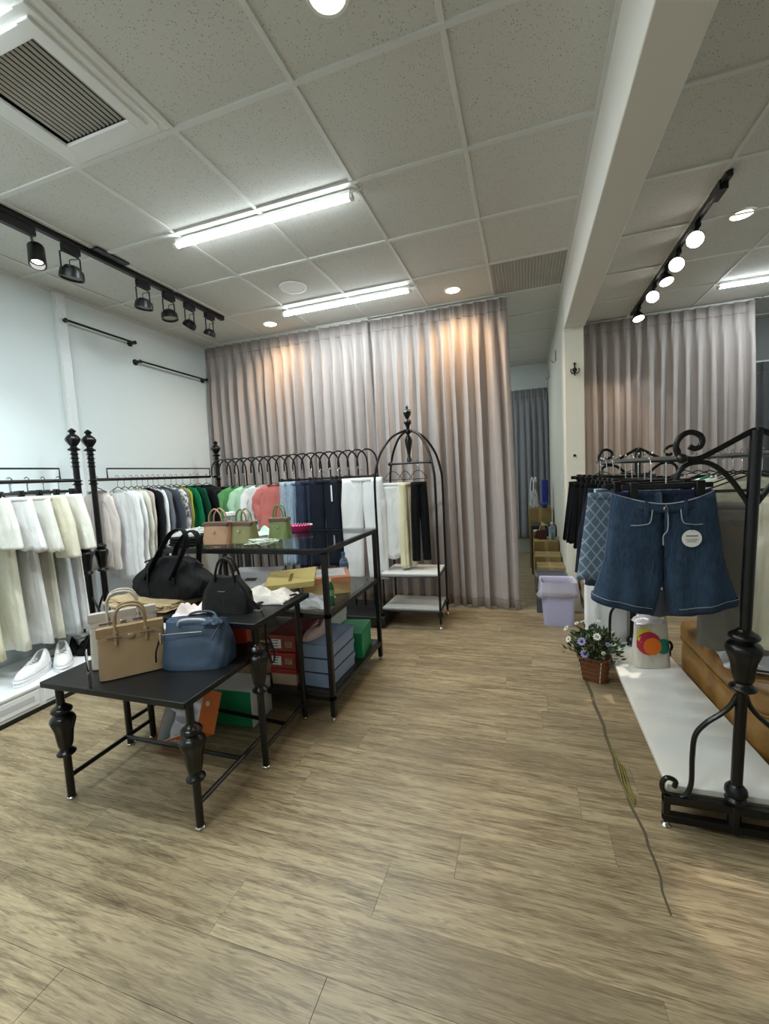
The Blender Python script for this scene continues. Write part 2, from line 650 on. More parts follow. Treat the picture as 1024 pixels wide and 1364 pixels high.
def tube_lamp(x, y, label, lit=True):
    t = thing('tube_lamp', label, 'lamp', (x, y, H - .006), 0, 'white tube lamps on the ceiling')
    MB().box(-.6, -.015, -.020, .6, .015, 0).build('housing', WPLAST, t, bev=.004)
    MB().tube([(-.59, 0, -.034), (.59, 0, -.034)], .0165, 12).build('tube', TUBEM, t)
    for s_ in (-1, 1):
        MB().box(s_ * .6 - .012, -.017, -.05, s_ * .6 + .012, .017, -.022).build('end_cap', WPLAST, t, bev=.003)
    MB().tube(crs([(.6, 0, -.01), (.63, .01, -.004), (.66, .004, -.002)], 4), .003, 6).build('lead', WPLAST, t)


TL = ['bright white tube lamp nearest the camera on the middle of the ceiling', 'white tube lamp on the ceiling close to the taupe curtain',
      'white tube lamp on the right hand ceiling at the photo edge', 'white tube lamp in the top left corner of the photo beside the air vent',
      'added fill tube lamp on the right hand ceiling outside the frame',       'added fill tube lamp on the left ceiling behind the camera', 'tube lamp in the space behind the taupe curtain']  # tubes on this line are unseen, added to fill the room and corridor
for (x, y), l in zip(TUBES, TL):
    tube_lamp(x, y, l)


def downlight(x, y, label):
    t = thing('downlight', label, 'downlight', (x, y, H - .003), 0, 'round warm ceiling downlights')
    MB().lathe([(.058, .004), (.060, -.006), (.072, -.006), (.075, .0), (.075, .004)], (0, 0, 0), 24).build('rim', WPLAST, t)
    MB().lathe([(0, -.005), (.059, -.005), (.059, .002)], (0, 0, 0), 24).build('lens', DOWNM, t)


downlight(-.557, 3.82, 'round warm downlight above the right part of the taupe curtain')
downlight(-2.363, 3.81, 'round warm downlight above the left part of the taupe curtain')
downlight(-.57, 1.40, 'round warm downlight cut by the top edge of the photo')
downlight(1.36, 3.50, 'round downlight beside the track on the right hand ceiling')
# speaker
t = thing('ceiling_speaker', 'round flush ceiling speaker between the two tube lamps', 'speaker', (-1.75, 3.2, H - .002))
MB().lathe([(0, -.008), (.085, -.008), (.088, -.006), (.09, 0)], (0, 0, 0), 32).build('grille', mat('speaker_grille', (176, 172, 164), .8, 0, 'spots', sc=160, col2=(150, 146, 138)), t)
MB().lathe([(.088, -.010), (.092, -.013), (.108, -.010), (.112, .0), (.088, 0), (.088, -.010)], (0, 0, 0), 32).build('rim', WPLAST, t)
# air cassette
t = thing('air_vent', 'square white air conditioning vent with dark slanted louvres, top left', 'vent', (-1.724, 1.327, H))
fr = WPLAST
for (a, b) in ((.297, .006), (.262, .016), (.232, .026)):
    mb = MB()
    wd = .05
    for sx in (-1, 1):
        mb.box(min(sx * a, sx * (a - wd)), -a, -b, max(sx * a, sx * (a - wd)), a, -b + .014)
        mb.box(-a + wd, min(sx * a, sx * (a - wd)), -b, a - wd, max(sx * a, sx * (a - wd)), -b + .014)
    mb.build('frame', fr, t, bev=.003)
MB().box(-.2, -.2, .016, .2, .2, .022).build('backing', mat('vent_dark', (46, 46, 46), .8), t)
LV = mat('louvre_grey', (214, 214, 208), .5)
for k in range(15):
    x = -.165 + k * .0232
    Mx = Matrix.Translation((x, 0, -.004)) @ Matrix.Rotation(R(-42), 4, 'Y')
    MB().box(-.0055, -.185, -.0012, .0055, .185, .0012, M=Mx).build('louvre', LV, t)
# perforated vent panel
t = thing('ceiling_grille', 'perforated square ceiling grille beside the beam above the curtain', 'vent', (.0525, 3.79, H))
MB().box(-.285, -.3, .002, .285, .3, .01).build('backing', mat('grille_dark', (70, 68, 64), .9), t)
GR = mat('grille_metal', (182, 178, 168), .6)
gm = MB()
for k in range(24):
    a = -.27 + k * .0235
    gm.box(a, -.29, -.004, a + .012, .29, .0)
for k in range(34):
    a = -.288 + k * .0172
    gm.box(-.28, a, -.0045, .28, a + .009, -.0005)
tag(gm.build('mesh_panel', GR, t), kind='stuff')
fm = MB()
for s_ in (-1, 1):
    fm.box(min(s_ * .29, s_ * .27), -.3, -.006, max(s_ * .29, s_ * .27), .3, 0)
    fm.box(-.27, min(s_ * .3, s_ * .285), -.006, .27, max(s_ * .3, s_ * .285), 0)
fm.build('frame', GR, t)


def ring_frame(r, w_):
    return [(r, 0, 0)]


# left track with six heads
t = thing('track_rail', 'long black lighting track on the left ceiling', 'track', (-2.65, 0, H))
MB().box(-.017, .9, -.036, .017, 3.42, -.002).build('rail', BLACKM, t, bev=.002)
MB().box(-.02, 3.40, -.04, .02, 3.46, -.001).build('end_cap', BLACKM, t, bev=.003)
MB().box(.018, 2.16, -.014, .085, 2.40, -.003).build('feed_box', BLACKM, t, bev=.002)


def head_can(y, label, tilt, lit=0):
    t = thing('track_spotlight', label, 'spotlight', (-2.65, y, H - .038), 0, 'black spotlights on the left track')
    MB().box(-.018, -.12, -.05, .018, .06, -.001).build('adapter', BLACKM, t, bev=.003)
    MB().tube([(0, .04, -.05), (0, .05, -.10)], .007, 8).build('stem', BLACKM, t)
    Mx = Matrix.Translation((0, .06, -.15)) @ Matrix.Rotation(tilt, 4, 'Y') @ Matrix.Rotation(R(-12), 4, 'X')
    MB().lathe([(.0, .065), (.037, .065), (.041, .06), (.043, -.06), (.043, -.066), (.037, -.066), (.036, -.03), (0, -.03)], (0, 0, 0), 20, Mx).build('housing', BLACKM, t)
    MB().lathe([(0, -.034), (.029, -.034), (.029, -.031), (0, -.030)], (0, 0, 0), 16, Mx).build('lens', SPOTM if lit else mat('lamp_lens', (150, 150, 140), .2), t)
    return t


def head_yoke(y, label, tilt, lit=0, sc=1.0):
    t = thing('track_spotlight', label, 'spotlight', (-2.65, y, H - .038), 0, 'black spotlights on the left track')
    MB().box(-.018, -.045, -.045, .018, .06, -.001).build('adapter', BLACKM, t, bev=.003)
    w_ = .05 * sc
    MB().tube([(0, -w_, -.165), (0, -w_, -.062), (0, -w_ * .8, -.052), (0, w_ * .8, -.052), (0, w_, -.062), (0, w_, -.165)], .005, 6).build('yoke', BLACKM, t)
    MB().tube(crs([(.01, .01, -.05), (.035, .02, -.08), (.02, -.02, -.10), (.0, 0, -.135)], 5), .0025, 6).build('cable', BLACKM, t)
    Mx = Matrix.Translation((0, 0, -.165)) @ Matrix.Rotation(tilt, 4, 'Y') @ Matrix.Diagonal((sc, sc, sc, 1))
    MB().lathe([(0, .030), (.022, .030), (.03, .02), (.05, .012), (.054, -.012), (.054, -.028), (.048, -.028), (.045, -.012), (0, -.012)], (0, 0, 0), 22, Mx).build('housing', BLACKM, t)
    fin = MB()
    for k in range(4):
        fin.lathe([(.03, .014 + k * .005), (.04 - k * .003, .014 + k * .005), (.04 - k * .003, .016 + k * .005), (.03, .016 + k * .005)], (0, 0, 0), 18, Mx)
    fin.build('cooling_fins', BLACKM, t)
    MB().lathe([(0, -.018), (.044, -.018), (.044, -.014), (0, -.013)], (0, 0, 0), 18, Mx).build('lens', SPOTM if lit else mat('lamp_lens', (150, 150, 140), .2), t)
    return t


head_can(1.78, 'black cylindrical track spotlight nearest the photo edge', R(-18), 1)
head_can(1.12, 'unseen black cylindrical spotlight added on the left track to brighten the wall', R(18), 1)  # unseen extra head, added to wash the left wall with light
head_yoke(2.04, 'second black track spotlight, tilted, hung in a wide yoke', R(10), 0, 1.25)
head_yoke(2.57, 'third black track spotlight from the left, in a yoke', R(8), 0, 1.15)
head_yoke(2.81, 'fourth black track spotlight, looped cable above its unlit head', R(-6), 0, 1.15)
head_yoke(3.03, 'brightly lit black track spotlight, fifth along the left track', R(40), 1, 1.0)
head_yoke(3.27, 'last black track spotlight with a small lit lens near the curtain', R(26), 1, .95)
spot('track_beam', (-2.63, 3.03, 2.68), (-2.2, 2.3, .3), 14, COOL, 70)
spot('track_beam', (-2.68, 1.83, 2.60), (-3.15, 1.75, .6), 30, COOL, 95, .9, .05)
spot('track_beam', (-2.67, 1.15, 2.62), (-3.25, 1.2, .9), 26, COOL, 100, .9, .05)  # beam of the added head, brightens the left wall
spot('track_beam', (-2.63, 3.27, 2.68), (-2.9, 2.9, .3), 10, COOL, 70)

# right track, heads all lit
t = thing('track_rail', 'black lighting track on the right hand ceiling beyond the beam', 'track', (1.09, 0, H))
MB().box(-.017, 2.95, -.036, .017, 5.2, -.002).build('rail', BLACKM, t, bev=.002)
MB().box(-.022, 3.02, -.06, .022, 3.16, -.002).build('feed_box', BLACKM, t, bev=.002)
for k, (y, lb) in enumerate([(3.44, 'lit round track spotlight nearest the camera on the right track'), (3.80, 'brightest lit spotlight on the right track, second from the camera'),
                             (4.07, 'third lit spotlight from the camera on the right track'), (4.42, 'fourth lit spotlight from the camera on the right track'), (4.95, 'farthest small lit spotlight on the right track above the mauve curtain')]):
    t = thing('track_spotlight', lb, 'spotlight', (1.09, y, H - .038), 0, 'lit spotlights on the right track')
    MB().box(-.018, -.04, -.03, .018, .04, -.001).build('adapter', BLACKM, t, bev=.003)
    MB().tube([(0, 0, -.03), (0, -.005, -.05)], .007, 8).build('stem', BLACKM, t)
    dd = Vector((-.35, -.75, -.55)) if k in (0, 1, 3) else Vector((.1, -.35, -.9))
    Mx = dd.to_track_quat('-Z', 'Y').to_matrix().to_4x4()
    Mx = Matrix.Translation((0, 0, -.085)) @ Mx
    MB().lathe([(0, .05), (.025, .05), (.048, .0), (.053, -.03), (.049, -.03), (.04, -.01), (0, -.01)], (0, 0, 0), 18, Mx).build('housing', BLACKM, t)
    MB().lathe([(0, -.029), (.048, -.029), (.048, -.024), (0, -.023)], (0, 0, 0), 16, Mx).build('lens', SPOTM, t)
    tg = [(.57, 2.5, .15), (.56, 1.38, 0), (.9, 2.6, 0), (.62, 5.3, 1.2), (1.2, 5.3, 1.0)][k]
    sp = Vector((1.09, y, H - .123)) + dd.normalized() * .07
    spot('track_beam', sp, tg, [170, 420, 14, 20, 8][k], (1, .93, .84) if k != 3 else (1, .72, .48), (13, 10, 58, 64, 58)[k], .45, .03)
t = thing('track_spotlight', 'lit spotlight on the right hand ceiling outside the frame', 'spotlight', (1.7, .25, H - .002), 0, 'lit spotlights on the right track')
MB().lathe([(.05, 0), (.05, -.015), (.012, -.02), (.012, -.06)], (0, 0, 0), 16).build('adapter', BLACKM, t)
sdir = (Vector((.60, 1.34, 0)) - Vector((1.7, .25, H - .1))).normalized()
Mx = Matrix.Translation((0, 0, -.10)) @ sdir.to_track_quat('-Z', 'Y').to_matrix().to_4x4()
MB().lathe([(0, .05), (.025, .05), (.048, .0), (.053, -.03), (.049, -.03), (.04, -.01), (0, -.01)], (0, 0, 0), 18, Mx).build('housing', BLACKM, t)
MB().lathe([(0, -.029), (.048, -.029), (.048, -.024), (0, -.023)], (0, 0, 0), 16, Mx).build('lens', SPOTM, t)
spot('track_beam', Vector((1.7, .25, H - .1)) + sdir * .07, (.60, 1.34, 0), 200, (1, .90, .84), 7.5, .5, .02)
# yellowed panel hole beside the beam
t = thing('access_panel', 'small open ceiling access panel with tan board beside the beam', 'panel', (.56, 3.7, H - .008))
MB().box(-.045, -.2, -.16, -.02, .16, .004).build('board', mat('tan_board', (206, 172, 112), .7), t)
MB().box(-.02, -.2, -.165, -.008, .18, .002).build('edge', WPLAST, t)

# small fittings on the partition
t = thing('wall_hook', 'small dark ornate double hook on the cream partition end', 'hook', (.425, 4.138, 2.16))
MB().lathe([(0, 0), (.02, 0), (.018, .006), (0, .008)], (0, 0, 0), 12, Matrix.Rotation(pi / 2, 3, 'X')).build('plate', BLACK, t)
MB().tube([(0, 0, .05), (0, -.008, .02), (0, -.008, -.05)], .006, 8).build('stem', BLACK, t)
for s_ in (-1, 1):
    MB().tube(crs([(0, -.01, -.02), (s_ * .02, -.025, -.035), (s_ * .035, -.03, -.01), (s_ * .028, -.03, .006)], 5), .005, 8).build('prong', BLACK, t)
MB().ball((0, -.008, .052), .01).build('knob', BLACK, t)
for (y, z, l) in ((5.11, 2.50, 'nearer white J shaped wall hook high on the corridor wall'), (6.45, 2.58, 'farther white J shaped wall hook high on the corridor wall')):
    t = thing('wall_hook', l, 'hook', (.344, y, z))
    MB().box(-.006, -.02, -.02, 0, .02, .09).build('plate', CHROME, t, bev=.001)
    MB().tube(crs([(-.01, 0, .08), (-.01, 0, -.02), (-.03, 0, -.04), (-.05, 0, -.015)], 5), .005, 8).build('prong', CHROME, t)
t = thing('wall_switch', 'narrow white switch plate low on the corridor wall', 'switch', (.344, 4.5, 1.2))
MB().box(-.008, -.035, -.06, 0, .035, .06).build('plate', WPLAST, t, bev=.002)
MB().box(-.012, -.012, -.02, -.008, .012, .02).build('rocker', WPLAST, t, bev=.001)
t = thing('wall_socket', 'small dark round cable socket on the cream partition end', 'socket', (.415, 4.138, 1.42))
MB().lathe([(0, 0), (.012, 0), (.012, .008), (.006, .01), (0, .01)], (0, 0, 0), 12, Matrix.Rotation(pi / 2, 3, 'X')).build('ring', BLACK, t)
#@@MARK1

# ------------------------------------------------------------------ turned iron pieces
def baluster(z_top, z_bot, r=.05):
    """profile (top to bottom reversed to bottom up) of the cast urn on legs and posts"""
    h = z_top - z_bot
    K = [(.34, 0), (.50, .012), (.74, .05), (.76, .08), (.56, .125), (.48, .16), (.56, .20), (.63, .28), (.67, .38), (.72, .48), (.84, .57), (.98, .655), (1.0, .71), (.90, .76), (.66, .80), (.60, .82), (.78, .85), (.86, .885), (.76, .925), (.50, .965), (.36, 1.0)]
    Q = crs([(a, 0, b) for a, b in K], 3)
    P = [(q.x, q.z, .055 * max(0, sin(pi * (q.z - .2) / .6)) if .2 < q.z < .8 else 0) for q in Q]
    return [((p[0] * r, z_bot + p[1] * h) + tuple(p[2:])) for p in P]


def finial(z0, r=.035):
    """urn finial used on the rack posts, z0 is its base"""
    P = [(.35, 0), (.8, .004), (.95, .014), (.6, .024), (.45, .034), (.7, .05, .06), (1.0, .075, .08), (1.05, .09, .08), (.8, .11, .04), (.45, .122), (.35, .130), (.55, .138), (.6, .146), (.35, .156), (.2, .162), (0, .166)]
    return [((p[0] * r, z0 + p[1]) + tuple(p[2:])) for p in P]


def leg(par, x, y, top, urn=True, r=.0155, foot=True, uz=(.43, .195)):
    mb = MB().lathe([(r, .012), (r, top)], (x, y, 0), 14)
    o = mb.build('leg', BLACK, par)
    if urn:
        MB().lathe(baluster(uz[0], uz[1], .047), (x, y, 0), 48).build('leg_urn', BLACK, o, sharp=80)
    if foot:
        MB().lathe([(.017, 0), (.019, .003), (.019, .009), (.012, .016), (.012, .02)], (x, y, 0), 14).build('foot', CHROME, o)
    return o


# ------------------------------------------------------------------ nested tables
t = thing('display_table', 'low front nesting table with black top, turned black legs, carrying the handbags', 'table', (0, 0, 0))
MB().box(-1.955, 1.165, .520, -1.195, 1.735, .545).build('tabletop', CHARC, t, bev=.003)
leg(t, -1.914, 1.212, .52)
leg(t, -1.234, 1.226, .52)
leg(t, -1.925, 1.655, .52, False)
leg(t, -1.245, 1.675, .52, False)
for (a, b) in (((-1.914, 1.212, .10), (-1.925, 1.655, .10)), ((-1.234, 1.226, .10), (-1.245, 1.675, .10)), ((-1.92, 1.50, .10), (-1.24, 1.50, .10))):
    MB().tube([a, b], .0105, 8).build('stretcher', BLACK, t)
t = thing('display_table', 'taller middle nesting table with black top, carrying the black bags', 'table', (0, 0, 0))
MB().box(-2.03, 1.545, .683, -1.150, 2.05, .708).build('tabletop', CHARC, t, bev=.003)
leg(t, -1.183, 1.596, .683, True, uz=(.60, .365))
leg(t, -1.99, 1.572, .683, True, uz=(.60, .365))
leg(t, -1.204, 2.005, .683, False)
leg(t, -1.99, 2.005, .683, False)
for (a, b) in (((-1.99, 1.572, .13), (-1.99, 2.005, .13)), ((-1.183, 1.596, .09), (-1.204, 2.005, .09)), ((-1.99, 1.8, .13), (-1.195, 1.8, .09))):
    MB().tube([a, b], .0105, 8).build('stretcher', BLACK, t)

# ------------------------------------------------------------------ glass topped shelf unit
GL = mat('dark_glass_shelf', (14, 18, 19), .05, 0, bump=0, amt=0, coat=.5, alpha=.38)
GLC = mat('grey_glass_shelf', (70, 72, 62), .08, 0, bump=0, amt=0, alpha=.5)
t = thing('shelf_unit', 'black square tube shelf unit with dark glass top and shoe boxes', 'shelf', (0, 0, 0))
X0, X1, Y0, Y1 = -2.11, -1.035, 2.03, 2.83
for (x, y) in ((X0, Y0), (X1, Y0), (X0, Y1), (X1, Y1)):
    o = MB().box(x - .014, y - .014, .02, x + .014, y + .014, .94).build('post', BLACKM, t, bev=.002)
    MB().lathe([(.014, 0), (.016, .004), (.010, .012), (.010, .02)], (x, y, 0), 12).build('foot', CHROME, o)
for z in (.928, .575, .112):
    for yy in (Y0, Y1):
        MB().box(X0 - .014, yy - .014, z, X1 + .014, yy + .014, z + .028).build('rail', BLACKM, t, bev=.002)
    for xx in (X0, X1):
        MB().box(xx - .014, Y0 + .014, z, xx + .014, Y1 - .014, z + .028).build('rail', BLACKM, t, bev=.002)
MB().box(X0 - .02, Y0 - .02, .957, X1 + .02, Y1 + .02, .965).build('glass_top', GL, t, bev=.001)
MB().box(X0 + .015, Y0 + .015, .595, X1 - .015, Y1 - .015, .603).build('glass_shelf', GLC, t, bev=.001)
MB().box(X0 + .015, Y0 + .015, .128, X1 - .015, Y1 - .015, .140).build('bottom_shelf', mat('dark_brown_glass', (52, 46, 38), .15, 0, bump=0), t, bev=.001)

# ------------------------------------------------------------------ boxes
CARD = mat('kraft_cardboard', (176, 142, 108), .8, 0, sc=40, amt=.2, bump=.1)
CARD2 = mat('pale_brown_cardboard', (196, 168, 140), .8, 0, sc=40, amt=.2, bump=.1)
YCARD = mat('yellow_brown_carton', (158, 134, 82), .8, 0, sc=40, amt=.2, bump=.1)


def carton(name, label, cx, cy, z, sx, sy, sz, rz, body, lid=None, lidh=None, grp=None, tilt=None, extra=None, cat='box'):
    """a lidded box (lid overlaps body) or a plain carton with flap seams and tape"""
    t = thing(name, label, cat, (cx, cy, z), rz, grp)
    if tilt:
        t.rotation_euler = (tilt[0], tilt[1], rz)
    if lid:
        lh = lidh or sz * .35
        MB().box(-sx / 2 + .002, -sy / 2 + .002, 0, sx / 2 - .002, sy / 2 - .002, sz - .003).build('body', body, t, bev=.0015)
        mb = MB()
        e = .002
        mb.box(-sx / 2 - e, -sy / 2 - e, sz - .002, sx / 2 + e, sy / 2 + e, sz)
        for s_ in (-1, 1):
            mb.box(min(s_ * (sx / 2), s_ * (sx / 2 + e)), -sy / 2 - e, sz - lh, max(s_ * (sx / 2), s_ * (sx / 2 + e)), sy / 2 + e, sz)
            mb.box(-sx / 2 - e, min(s_ * sy / 2, s_ * (sy / 2 + e)), sz - lh, sx / 2 + e, max(s_ * sy / 2, s_ * (sy / 2 + e)), sz)
        mb.build('lid', lid, t)
    else:
        MB().box(-sx / 2, -sy / 2, 0, sx / 2, sy / 2, sz).build('body', body, t, bev=.003)
        MB().box(-.02, -sy / 2 - .001, sz * .6, .02, sy / 2 + .001, sz + .001).build('packing_tape', mat('packing_tape', (190, 165, 118), .25), t)
        MB().box(-sx / 2 + .001, -.0015, sz, sx / 2 - .001, .0015, sz + .0015).build('flap_seam', INK, t)
    if extra:
        extra(t, sx, sy, sz)
    return t


def label_patch(t, x0, z0, x1, z1, y, col=PAPER, lines=3):
    o = MB().box(x0, y - .0012, z0, x1, y, z1).build('sticker', col, t)
    mb = MB()
    for k in range(lines):
        zz = z1 - (z1 - z0) * (k + .7) / (lines + .4)
        mb.box(x0 + (x1 - x0) * .08, y - .0018, zz, x0 + (x1 - x0) * random.uniform(.55, .92), y - .0012, zz + (z1 - z0) * .3 / (lines + .4))
    tag(mb.build('print', INK, o), kind='stuff')


RED = mat('brick_red_card', (150, 58, 50), .5, 0, amt=.1, bump=0)
RED2 = mat('deep_red_card', (168, 44, 38), .5, 0, amt=.1, bump=0)
PBLUE = mat('powder_blue_card', (134, 152, 182), .55, 0, amt=.08, bump=0)
NAVY = mat('navy_card', (28, 32, 46), .5, 0, amt=.05, bump=0)
GREEN = mat('emerald_card', (16, 138, 88), .5, 0, amt=.1, bump=0)
ORANGE = mat('orange_card', (226, 106, 36), .5, 0, amt=.1, bump=0)
REDOR = mat('red_orange_card', (214, 66, 26), .5, 0, amt=.1, bump=0)
WCARD = mat('white_grey_card', (214, 213, 210), .6, 0, amt=.08, bump=0)
YEL = mat('pale_yellow_card', (226, 204, 128), .55, 0, amt=.08, bump=0)
GREYC = mat('light_grey_card', (186, 186, 190), .55, 0, amt=.08, bump=0)

rb = lambda t, sx, sy, sz: (label_patch(t, -sx * .42, sz * .22, -sx * .05, sz * .75, -sy / 2 - .0025), label_patch(t, sx * .1, sz * .3, sx * .38, sz * .65, -sy / 2 - .0025, mat('tan_sticker', (186, 150, 120), .6), 2))
carton('shoe_box', 'tan and red shoe box at the bottom of the red stack', -1.375, 2.235, .140, .165, .31, .098, R(2), CARD2, RED2, .03, 'red shoe boxes on the bottom shelf')
carton('shoe_box', 'red shoe box in the middle of the red stack, white stickers on its end', -1.375, 2.235, .239, .165, .31, .098, R(2), RED, RED2, .03, 'red shoe boxes on the bottom shelf', extra=rb)
carton('shoe_box', 'red shoe box on top of the red stack with white stickers', -1.375, 2.24, .338, .165, .31, .10, R(3), RED, RED, .03, 'red shoe boxes on the bottom shelf', extra=rb)
for k, l in enumerate(('powder blue shoe box at the bottom of the blue stack', 'powder blue shoe box in the middle of the blue stack', 'powder blue shoe box on top of the blue stack under the pink shoe')):
    t = carton('shoe_box', l, -1.170 + .002 * k, 2.262, .140 + k * .086, .20, .34, .085, R(-2 + k), PBLUE, PBLUE, .03, 'blue shoe boxes on the bottom shelf')
    MB().box(-.102, -.172, .0, .102, .172, .005).build('base_edge', NAVY, t)
carton('shoe_box', 'emerald green shoe box at the right rear of the bottom shelf', -1.16, 2.63, .140, .20, .27, .17, R(8), GREEN, GREEN, .05)
carton('shoe_box', 'big white box behind the red and blue stacks on the bottom shelf', -1.46, 2.62, .140, .40, .30, .26, 0, WCARD, WCARD, .05)
carton('carton', 'open kraft carton leaning on the bottom shelf left of the red boxes', -1.60, 2.19, .140, .22, .22, .25, R(24), CARD)
carton('carton', 'pale grey carton beneath the glass shelf at the rear left', -1.86, 2.5, .140, .26, .4, .30, R(-4), GREYC)
carton('carton', 'small white carton on top of the pale grey carton behind the black strap', -1.84, 2.52, .442, .22, .3, .08, R(4), WCARD)
# pink shoe lying on the blue stack
def shoe(name, label, x, y, z, rz, sc, up, sole, grp=None, chunky=False, ankle=0):
    t = thing(name, label, 'shoe', (x, y, z), rz, grp)
    L, W = .26 * sc, .09 * sc

    def outline(u):      # half width along the length
        return W / 2 * (.88 + .12 * sin(pi * u * 1.2 - .6)) * max(.02, 1 - abs(2 * u - 1) ** 3.2) ** .42
    sh = .032 * sc if chunky else .014 * sc

    def fs(u, v):
        a = 2 * pi * u
        yy = (1 - cos(pi * v)) / 2
        return None
    ml = MB()

    def sole_f(u, v):
        a = 2 * pi * u
        cx = cos(a) * L / 2
        uu = (cx + L / 2) / L
        s_ = 1.06 if chunky else 1.02
        r = outline(min(.999, max(.001, uu))) * s_ * (1 if sin(a) > 0 else -1)
        wv = (1 + .03 * sin(v * pi * 3)) if chunky else 1
        return (cx * s_ * wv, r * wv if abs(sin(a)) > .02 else 0, sh * v)
    ml.grid(sole_f, 40, 6, True)
    n0 = len(ml.v)
    ml.f.append(tuple(reversed(range(40))))
    ml.f.append(tuple(range(n0 - 40, n0)))
    ml.build('sole', sole, t)

    def upf(u, v):
        a = 2 * pi * u
        cx = cos(a) * L / 2
        uu = min(.999, max(.001, (cx + L / 2) / L))
        r = outline(uu) * (1 if sin(a) > 0 else -1) if abs(sin(a)) > .02 else 0
        # v 0 bottom..1 opening rim
        k = 1 - .62 * v ** 1.6
        ox = -.045 * sc
        hh = (.045 + .045 * max(0, min(1, (.62 - uu) * 2.4))) * sc
        return (cx * (1 - .55 * v ** 1.8) + ox * v ** 1.5, r * k, sh + hh * sin(v * pi / 2))
    MB().grid(upf, 40, 8, True).build('upper', up, t, thick=.003)
    o = MB()
    for k in range(4):
        xx = .055 * sc - k * .016 * sc
        zz = sh + (.040 + .006 * k) * sc
        o.tube([(xx, -.02 * sc, zz), (xx - .004, 0, zz + .006 * sc), (xx, .02 * sc, zz)], .0024, 5)
    o.tube(crs([(.0, .0, sh + .062 * sc), (.02 * sc, .02 * sc, sh + .085 * sc), (.0, .03 * sc, sh + .07 * sc), (0, 0, sh + .062 * sc)], 4), .002, 5)
    o.build('laces', up if not chunky else PAPER, t)
    return t


PINK = mat('pale_pink_satin', (226, 190, 182), .35, 0, 'cloth', amt=.12, bump=.1)
shoe('ballet_shoe', 'pale pink shoe lying on the powder blue shoe boxes', -1.215, 2.215, .401, R(-100), .85, PINK, PINK)
# mid shelf
t = carton('parcel_box', 'orange and cream box wrapped in plastic at the right of the glass shelf', -1.27, 2.50, .604, .30, .30, .105, R(28), mat('cream_orange_card', (222, 184, 128), .4, 0, sc=20, amt=.15), mat('coral_card', (226, 150, 110), .35, 0, sc=10, amt=.2), .035)
MB().box(-.125, -.1, .1055, .125, .12, .107).build('white_print', mat('white_glossy_film', (236, 234, 232), .25), t)
MB().tube(crs([(-.06, -.02, .1075), (0, .03, .1075), (.03, -.01, .1075), (.08, .04, .1075)], 5), .006, 5, flat=.2, up=(1, 0, 0)).build('print_mark', mat('faded_blue_print', (140, 170, 196), .6), t)
carton('gift_box', 'white open carton below the tilted yellow box', -1.50, 2.27, .604, .24, .18, .075, R(6), WCARD, WCARD, .02)
t = carton('gift_box', 'pale yellow flat box tilted on top of the white carton', -1.43, 2.34, .690, .30, .27, .035, R(24), YEL, YEL, .02, tilt=(R(7), R(-3)))
MB().box(-.01, -.09, .0355, .012, .05, .0362).build('print_mark', mat('brown_print', (150, 120, 60), .6), t)
t = carton('gift_box', 'light grey flat box left of the yellow box on the glass shelf', -1.79, 2.45, .63, .34, .30, .06, R(10), GREYC, GREYC, .03, tilt=(R(14), 0))
label_patch(t, -.03, .02, .04, .04, -.152, INK, 0)
MB().box(-.04, -.06, .0605, .04, -.02, .0612).build('print_mark', INK, t)
# bottles
def bottle(name, label, x, y, z, h, r, body, cap, lab=None, rz=0):
    t = thing(name, label, 'bottle', (x, y, z), rz)
    MB().lathe([(r * .92, 0), (r, .006), (r, h * .3), (r * .94, h * .34), (r, h * .38), (r, h * .62), (r * .8, h * .74), (r * .38, h * .84), (r * .36, h * .9)], (0, 0, 0), 16).build('body', body, t)
    MB().lathe([(r * .42, h * .895), (r * .42, h * .985), (r * .36, h)], (0, 0, 0), 14).build('cap', cap, t)
    if lab:
        MB().lathe([(r + .001, h * .38), (r + .001, h * .60)], (0, 0, 0), 16).build('sleeve', lab, t)


bottle('water_bottle', 'blue labelled clear water bottle behind the orange box on the glass shelf', -1.25, 2.755, .604, .2, .032, mat('clear_plastic', (205, 225, 235), .08, 0, trans=.85, bump=0), mat('blue_cap', (60, 100, 170), .4), mat('blue_sleeve', (96, 132, 184), .4))
bottle('drink_bottle', 'slim green bottle standing just behind the front right shelf post', -1.075, 2.17, .604, .155, .018, mat('green_bottle', (44, 92, 58), .2), mat('pale_cap', (200, 214, 190), .5), mat('green_sleeve', (110, 150, 110), .5))

# floor boxes
t = thing('shoe_box', 'open orange shoe box tilted on the floor with white tissue paper', 'box', (-1.665, 1.70, .105), R(-32))
t.rotation_euler = (R(50), R(-24), R(-6))
mb = MB()
a, b, h = .165, .10, .10
for (q0, q1, q2, q3) in ((-a, -b, a, -b + .003), (-a, b - .003, a, b), (-a, -b + .003, -a + .003, b - .003), (a - .003, -b + .003, a, b - .003)):
    mb.box(q0, q1, 0, q2, q3, h)
mb.box(-a + .003, -b + .003, 0, a - .003, b - .003, .004)
mb.build('tray', ORANGE, t)
MB().box(-a + .0035, -b + .0035, .0045, a - .0035, b - .0035, .006).build('lining', WCARD, t)
for s_ in (-1, 1):
    MB().box(-a + .004, s_ * (b - .0045) - .0008, .005, a - .004, s_ * (b - .0045) + .0008, .098).build('lining', WCARD, t)
    MB().box(s_ * (a - .0045) - .0008, -b + .005, .005, s_ * (a - .0045) + .0008, b - .005, .098).build('lining', WCARD, t)
MB().box(a + .0, -b, 0, a + .002, b, .10).build('end_panel', mat('orange_panel', (232, 122, 44), .5), t)
o = MB().lathe([(0, 0), (.012, 0), (.012, .001), (0, .001)], (a + .002, .03, .07), 16, Matrix.Rotation(pi / 2, 3, 'Y')).build('logo_dot', PAPER, t)
